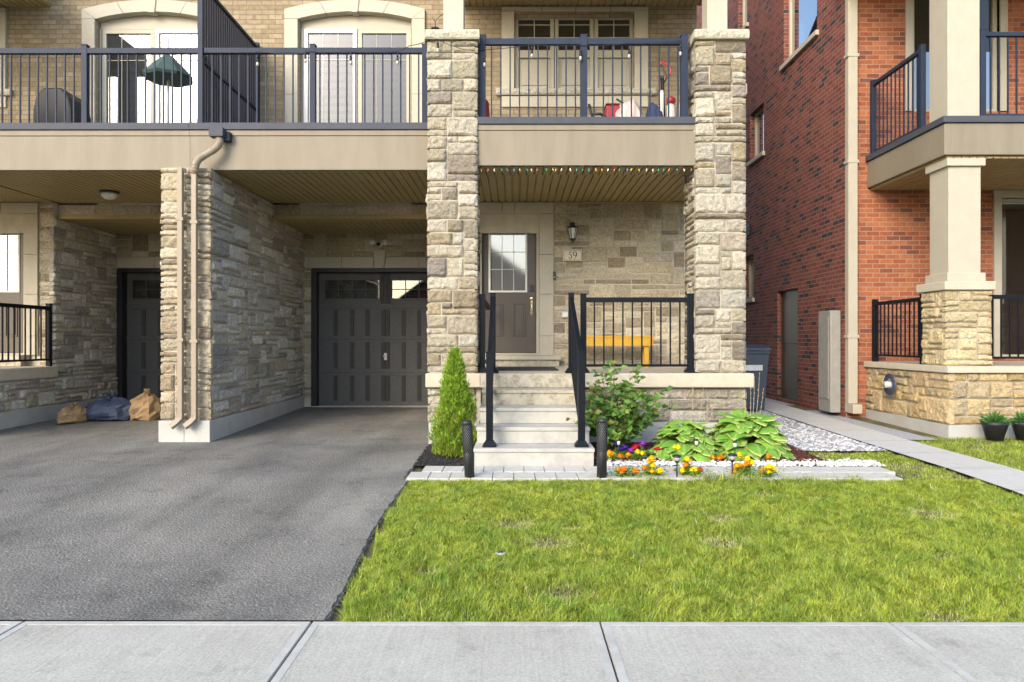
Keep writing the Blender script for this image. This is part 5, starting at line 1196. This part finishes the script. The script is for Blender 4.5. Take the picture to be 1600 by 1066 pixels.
# ------------------------------------------------------------------ clutter in the neighbour's recess
def bin_(label, x, y, z, w_, d_, h_, matk, group=None, stick=False):
    t = thing('wheelie_bin', label, 'bin', (x, y, z), group); mt = M[matk]
    b = MB(); a, c = w_/2, d_/2
    b.add([(x+sx*a*k, y+sy*c*k, z+zz) for k, zz in ((.78, .06), (.98, h_*.86), (1.03, h_*.865), (1.03, h_*.9)) for sx, sy in ((-1, -1), (1, -1), (1, 1), (-1, 1))], [(3, 2, 1, 0)]+[(r*4+k, r*4+(k+1) % 4, r*4+4+(k+1) % 4, r*4+4+k) for r in range(3) for k in range(4)]+[(12, 13, 14, 15)]); b.build('body', mt, t, .012)
    b = MB(); b.prismx([(y-c*1.08, z+h_*.905), (y+c*1.08, z+h_*.905), (y+c*1.08, z+h_*.95), (y+c*.4, z+h_), (y-c*.8, z+h_*.975), (y-c*1.08, z+h_*.94)], x-a*1.08, x+a*1.08)
    for k in range(5): b.box(x-a+2*a*(k+.5)/5-.012, x-a+2*a*(k+.5)/5+.012, y-c*1.09, y-c*1.0, z+h_*.86, z+h_*.93)
    b.build('lid', mt, t, .012)
    for s in (-1, 1): MB().lathe([(.06, -.02), (.1, -.018), (.1, .018), (.06, .02)], (x+s*a*.8, y+c*.8, z+.1), 18, axis='x').build('wheel', M['plasticblack'], t)
    b = MB(); b.tube([(x-a*.8, y+c*1.02, z+h_*.9), (x-a*.8, y+c*1.25, z+h_*.93), (x+a*.8, y+c*1.25, z+h_*.93), (x+a*.8, y+c*1.02, z+h_*.9)], .014, 8); b.build('handle', mt, t)
    if stick: part('label_panel', 'greybin', t, (x-a*.55, x+a*.6, y-c*.99-.005, y-c*.95-.004, z+h_*.62, z+h_*.70), bevel=0)
    return t
Yw = 12.0
bin_('dark blue wheeled bin standing behind the right stone column', PX(1176, Yw)-.12, Yw, G(Yw), .6, .6, PZ(538, Yw)-G(Yw), 'bluebin', stick=True)
def bag(name, label, cat, px0, px1, py0, Y, matk, seed):
    x0, x1 = PX(px0, Y), PX(px1, Y); z0 = G(Y)+.004; z1 = PZ(py0, Y); rs = random.Random(seed); prof = [(.001, 0), (.9, .02), (1, .12), (1, .25), (.97, .4), (.9, .52), (.8, .64), (.62, .74), (.42, .8), (.2, .84), (.10, .9), (.16, 1), (.001, .97)]
    V = []; n = 20
    for r, z in prof:
        for k in range(n): a = 6.283*k/n; rr = r*(1+rs.uniform(-.09, .09)+.09*math.sin(3*a+seed)+.05*math.sin(7*a+z*6)); V.append(((x0+x1)/2+rr*(x1-x0)/2*math.cos(a), Y+rr*.3*math.sin(a), z0+(z1-z0)*min(1.1, max(0, z+(rs.uniform(-.05, .05) if 0 < z < 1 else 0)))*(1+.12*math.sin(3*a+seed)*z)))
    Fc = [(i*n+k, i*n+(k+1) % n, (i+1)*n+(k+1) % n, (i+1)*n+k) for i in range(len(prof)-1) for k in range(n)]
    return tag(mesh_np(name, np.array(V), Fc, M[matk], None, np.ones((len(V), 3)), sm=False), label, cat)
M['tan'] = mat('tan_cardboard', (.30, .20, .10), .85, var=.15)
M['darkblue'] = mat('blue_tarp', (.03, .045, .08), .6, var=.3)
bag('leaf_bag', 'slumped tan paper bag in the left garage recess', 'bag', 97, 133, 632, 10.6, 'tan', 1)
bag('tarp_bundle', 'dark blue tarp bundle in the left garage recess', 'tarp', 133, 212, 618, 10.9, 'darkblue', 2)
bag('yard_waste_bag', 'larger orange tan bag next to the left garage door', 'bag', 203, 255, 612, 11.0, 'tan', 4)

# ------------------------------------------------------------------ red brick neighbour
XN, YN = 5.35, 11.4
Hn = thing('brick_house', 'red brick house with cream columned balcony to the right of the side path', 'house', (XN, YN, .2))
def yw(px): return XN*F/(px-VX)
side = [(1162.5, 1177, 400, 467, .0), (1171.5, 1193, 170, 246, .0), (1153, 1168, -30, 48, 0), (1224, 1276, -60, 78, 0)]
# side wall as strips around the openings
ops = []
for a, c, t0, t1, _ in side:
    y1, y0 = yw(a), yw(c); ym = (y0+y1)/2; ops.append((y0, y1, PZ(t1, ym), PZ(t0, ym)))
dy1, dy0 = yw(1214), yw(1246); ops.append((dy0, dy1, .3, 2.45))
top = 12.5; cuts = sorted({YN, 24.0}|{o[0] for o in ops}|{o[1] for o in ops}); b = MB()
for i in range(len(cuts)-1):
    y0, y1 = cuts[i], cuts[i+1]; ym = (y0+y1)/2; zs = sorted([(o[2], o[3]) for o in ops if o[0] <= ym <= o[1]]); z = .1
    for (a, c) in zs: b.box(XN, XN+.25, y0, y1, z, a); z = c
    b.box(XN, XN+.25, y0, y1, z, top)
b.build('side_wall', M['redbrick'], Hn)
for (y0, y1, z0, z1) in ops[:4]:
    b = MB(); e = .05; x = XN+.10
    for r in ((y0, y1, z1-e, z1), (y0, y1, z0, z0+e), (y0, y0+e, z0+e, z1-e), (y1-e, y1, z0+e, z1-e)): b.box(x, x+.08, r[0], r[1], r[2], r[3])
    W = b.build('window', M['trim'], Hn, .004); part('window_pane', 'glass', Hn, (x+.05, x+.055, y0+e, y1-e, z0+e, z1-e), bevel=0).parent = W
    part('window_sill', 'lime', Hn, (XN-.06, XN+.12, y0-.08, y1+.08, z0-.09, z0-.001), bevel=.006).parent = W
    part('dark_room', 'interior', Hn, (XN+.4, XN+.41, y0, y1, z0, z1), bevel=0)
part('side_door', 'door', Hn, (XN+.08, XN+.13, dy0, dy1, .3, 2.45), (XN+.07, XN+.081, dy0+.15, dy1-.15, .5, 1.2), (XN+.07, XN+.081, dy0+.15, dy1-.15, 1.4, 2.25), bevel=.004)
for (p, y_) in ((1162.5, 144), (1167.5, 361)):
    yv = yw(p); z = PZ(y_, yv); f_ = part('vent', 'white' if y_ < 200 else 'plasticblack', Hn, (XN-.04, XN, yv-.2, yv+.2, z-.12, z+.12), bevel=.004)
    b = MB()
    for k in range(5): b.box(XN-.055, XN-.041, yv-.16, yv+.16, z-.09+k*.04, z-.075+k*.04)
    b.build('vent_slat', M['slate'], Hn).parent = f_
def xf(px): return PX(px, YN)
def zf_(py): return PZ(py, YN)
fops = [(xf(1425), xf(1560), zf_(175), zf_(-40)), (xf(1562), xf(1680), zf_(560), zf_(310))]
cuts = sorted({XN+.25, 13.0}|{o[0] for o in fops}|{o[1] for o in fops}); b = MB()
for i in range(len(cuts)-1):
    a0, a1 = cuts[i], cuts[i+1]; am = (a0+a1)/2; zs = sorted([(o[2], o[3]) for o in fops if o[0] <= am <= o[1]]); z = .1
    for (a, c) in zs: b.box(a0, a1, YN, YN+.25, z, a); z = c
    b.box(a0, a1, YN, YN+.25, z, top)
b.box(XN+.001, XN+.249, YN-.003, YN-.0005, .1, top)
b.build('front_wall', M['redbrick_sunlit'], Hn)
for k, (x0, x1, z0, z1) in enumerate(fops):
    b = MB(); e = .12; y = YN-.03
    for r in ((x0-e, x1+e, z1, z1+e), (x0-e, x0, z0, z1), (x1, x1+e, z0, z1)): b.box(r[0], r[1], y, y+.2, r[2], r[3])
    e = .06; y = YN+.05
    for r in ((x0, x1, z1-e, z1), (x0, x1, z0, z0+e), (x0, x0+e, z0+e, z1-e), (x1-e, x1, z0+e, z1-e), ((x0+x1)/2-.04, (x0+x1)/2+.04, z0+e, z1-e)): b.box(r[0], r[1], y, y+.08, r[2], r[3])
    W = b.build('front_window', M['trim'], Hn, .004); part('window_pane', 'glass', Hn, (x0+e, x1-e, y+.04, y+.045, z0+e, z1-e), bevel=0).parent = W
    part('dark_room', 'interior', Hn, (x0, x1, YN+.5, YN+.51, z0, z1), bevel=0)
X0b = 5.71; Yf = 9.35
part('balcony_deck', 'beige', Hn, (X0b, 13, Yf, YN-.003, 3.92, 4.34), bevel=.01)
part('balcony_curb', 'slatecurb', Hn, (X0b-.03, 13, Yf-.03, YN-.004, 4.343, 4.43), bevel=.005)
b = MB(); slats(b, X0b+.05, 13, Yf+.05, YN-.004, 3.885); b.build('balcony_soffit', M['soffit'], Hn)
part('porch_base', 'found', Hn, (X0b-.02, 13, Yf-.12, YN-.002, .05, .35))
stone_part('porch_stonework', Hn, [dict(W=YN-Yf+.1, H=.68, P0=(X0b, YN, .351), U=(0, -1, 0), N=(-1, 0, 0), pal=[((.50, .38, .2), 3), ((.58, .45, .26), 3), ((.44, .36, .23), 2)], cv=.11, cornerR=True),
    dict(W=5, H=.68, P0=(X0b, Yf-.1, .351), U=(1, 0, 0), N=(0, -1, 0), pal=[((.50, .38, .2), 3), ((.58, .45, .26), 3), ((.44, .36, .23), 2)], cv=.11)], [(X0b, 13, Yf-.1, YN-.002, .351, 1.03)], 41)
part('porch_ledge', 'ledge', Hn, (X0b-.06, 13, Yf-.17, YN-.003, 1.032, 1.12), bevel=.01)
for xc_ in (X0b+.03, X0b+3.4):
    stone_part('stone_pier', Hn, [dict(W=.55, H=1.0, P0=(xc_, Yf, 1.121), U=(1, 0, 0), N=(0, -1, 0), cornerL=True, cornerR=True, pal=[((.60, .5, .31), 3), ((.52, .42, .26), 2)]), dict(W=.55, H=1.0, P0=(xc_, Yf+.55, 1.121), U=(0, -1, 0), N=(-1, 0, 0), pal=[((.60, .5, .31), 3)])], [(xc_, xc_+.55, Yf, Yf+.55, 1.121, 2.125)], 43)
    part('pier_cap', 'lime', Hn, (xc_-.06, xc_+.61, Yf-.06, Yf+.61, 2.126, 2.24), bevel=.01)
    part('porch_post', 'trim', Hn, (xc_+.06, xc_+.49, Yf+.06, Yf+.49, 2.241, 3.884), (xc_+.02, xc_+.53, Yf+.02, Yf+.53, 2.241, 2.36), (xc_+.02, xc_+.53, Yf+.02, Yf+.53, 3.78, 3.883), bevel=.008)
    part('upper_post', 'trim', Hn, (xc_+.06, xc_+.49, Yf+.08, Yf+.5, 4.431, 7.2), bevel=.008)
b = MB(); b.box(5.1, 13.2, Yf-.4, YN-.001, 7.2, 7.5); b.build('eave', M['soffit'], Hn)
b = MB(); b.add([(4.95, 9, top), (13.2, 9, top), (13.2, 24.5, top), (4.95, 24.5, top), (4.95, 17, top+3), (13.2, 17, top+3)], [(0, 3, 2, 1), (0, 1, 5, 4), (1, 2, 5), (2, 3, 4, 5), (3, 0, 4)]); b.build('roof', M['roof'], Hn)
railing('balcony_railing', 'dark side railing of the red brick house balcony, running back to the wall', (X0b+.05, Yf+.6, 4.431), (X0b+.05, YN-.1, 4.431), 1.15, 'slate', posts=(0, 1), zoff=.03)
railing('balcony_railing', 'dark front railing of the red brick house balcony', (X0b+.56, Yf+.1, 4.431), (X0b+3.4, Yf+.1, 4.431), 1.15, 'slate', posts=(0, 1), zoff=.03)
railing('porch_railing', 'black side railing on the porch of the red brick house', (X0b+.08, Yf+.62, 1.121), (X0b+.08, YN-.1, 1.121), .95, 'black', posts=(0, 1))
railing('porch_railing', 'black front railing on the porch of the red brick house', (X0b+.62, Yf+.15, 1.121), (X0b+3.4, Yf+.15, 1.121), .95, 'black', posts=(0, 1))
XNX = 0
t = thing('downspout', 'tall cream downspout on the corner of the red brick house', 'downspout', (XN-.02, YN-.06, .3))
part('pipe', 'trim', t, (XN-.0, XN+.15, YN-.13, YN-.01, .45, 9), bevel=.01); part('elbow', 'trim', t, (XN-.0, XN+.15, YN-.28, YN-.0, .30, .449), bevel=.01)
for z in (1.5, 4.3, 6): part('strap', 'trim', t, (XN-.02, XN+.17, YN-.14, YN-.005, z, z+.05), bevel=.003)
M['tangrey'] = mat('weathered_grey_metal', (.27, .26, .235), .6, var=.12)
t = thing('utility_cabinet', 'pale grey utility cabinet against the side wall of the red brick house', 'utility box', (5.2, 11.65, .25))
part('cabinet', 'tangrey', t, (5.16, 5.335, 11.5, 11.95, .28, 1.95), bevel=.015); part('cabinet_door', 'tangrey', t, (5.145, 5.158, 11.54, 11.91, .5, 1.85), bevel=.004)
t = thing('hose_reel', 'blue grey hose reel on the porch side of the red brick house', 'hose reel', (X0b-.1, 10.4, .75))
b = MB(); 
for k in range(4): 
    R_ = .10+.018*k; b.tube([(X0b-.12, 10.5+R_*math.cos(a), .8+R_*math.sin(a)) for a in np.linspace(0, 6.283, 22)], .011, 6, cap=False)
b.build('hose', M['darkblue'], t); MB().lathe([(.05, -.08), (.05, .07)], (X0b-.11, 10.5, .8), 14, axis='x').build('drum', M['grey'], t)
for k, (xx, yy_) in enumerate(((PX(1553, 8.95), 8.95), (PX(1600, 8.95), 8.95))):
    t = thing('planter_pot', ('dark round planter pot at the foot of the yellow stone porch', 'second dark planter pot at the right edge by the yellow stone porch')[k], 'planter', (xx, yy_, G(yy_)), 'planter pots by the red brick house')
    MB().lathe([(.09, 0), (.14, .18), (.155, .2), (.15, .24), (.12, .235), (.12, .22)], (xx, yy_, G(yy_)), 20).build('pot', M['plasticblack'], t)
    rs = np.random.RandomState(k); n = 260; d = rs.randn(n, 3); d[:, 2] = abs(d[:, 2])*.8; c = np.array([xx, yy_, G(yy_)+.22])+d*.05
    v, f_, qc = leafquads(c, d, rs.uniform(.04, .09, n), rs.uniform(.012, .025, n), np.array([.07, .2, .04])*rs.uniform(.6, 1.4, (n, 1)), rs); mesh_np('foliage', v, f_, M['leaf'], t, qc)

# ------------------------------------------------------------------ valve cover in the lawn
Yv = PZ(0, 0) and 0 or 0
Yv = 4.62; t = thing('valve_cover', 'small grey utility cap set in the middle of the lawn', 'valve cover', (PX(782, Yv), Yv, G(Yv)))
MB().lathe([(.001, .0), (.036, .0), (.036, .008), (.03, .011), (.001, .0115)], (PX(782, Yv), Yv, G(Yv)-.004), 20).build('cap', M['greybin'], t)
b = MB(); 
for a in (0, 1.05, 2.1): b.tube([(PX(782, Yv)-.028*math.cos(a), Yv-.028*math.sin(a), G(Yv)+.009), (PX(782, Yv)+.028*math.cos(a), Yv+.028*math.sin(a), G(Yv)+.009)], .003, 5)
b.build('cap_ribs', M['plasticblack'], t)

# ------------------------------------------------------------------ houses across the street (seen only in reflections)
def far_house(label, x0, x1, ze, zp, wallk):
    Y0, Y1 = -20, -29
    t = thing('house_across_street', label, 'house', ((x0+x1)/2, Y0, 0), 'houses across the street')
    b = MB(); b.box(x0, x1, Y1, Y0, -.1, ze); b.add([(x0, Y0, ze), (x1, Y0, ze), ((x0+x1)/2, Y0, zp-.1)], [(0, 2, 1)]); b.build('wall', M[wallk], t)
    xm = (x0+x1)/2
    b = MB(); b.add([(x0-.4, Y0+.4, ze-.15), (xm, Y0+.4, zp), (x1+.4, Y0+.4, ze-.15), (x1+.4, Y1-.4, ze-.15), (xm, Y1-.4, zp), (x0-.4, Y1-.4, ze-.15), (x0-.4, Y0+.4, ze), (xm, Y0+.4, zp+.2), (x1+.4, Y0+.4, ze), (x1+.4, Y1-.4, ze), (xm, Y1-.4, zp+.2), (x0-.4, Y1-.4, ze)], [(0, 1, 4, 5), (1, 2, 3, 4), (6, 11, 10, 7), (7, 10, 9, 8), (0, 6, 7, 1), (1, 7, 8, 2)]); b.build('roof', M['roof'], t)
    for xw in (x0+1.2, x1-2.4):
        W = part('window', 'white', t, (xw, xw+1.3, Y0+.001, Y0+.06, 1.2, 2.6)); part('window_pane', 'glass', t, (xw+.08, xw+1.22, Y0+.061, Y0+.065, 1.28, 2.52), bevel=0).parent = W
    part('garage_door', 'white', t, (xm-1.3, xm+1.3, Y0+.001, Y0+.05, 0, 2.3))
far_house('dark roofed house directly across the street', -7.2, 2.2, 4.1, 7.7, 'redbrick')
far_house('tall buff brick house across the street to the left', -20, -10.5, 5.8, 9.2, 'brick')
far_house('red brick house across the street to the right', 6.5, 16, 5.6, 8.8, 'redbrick_sunlit')
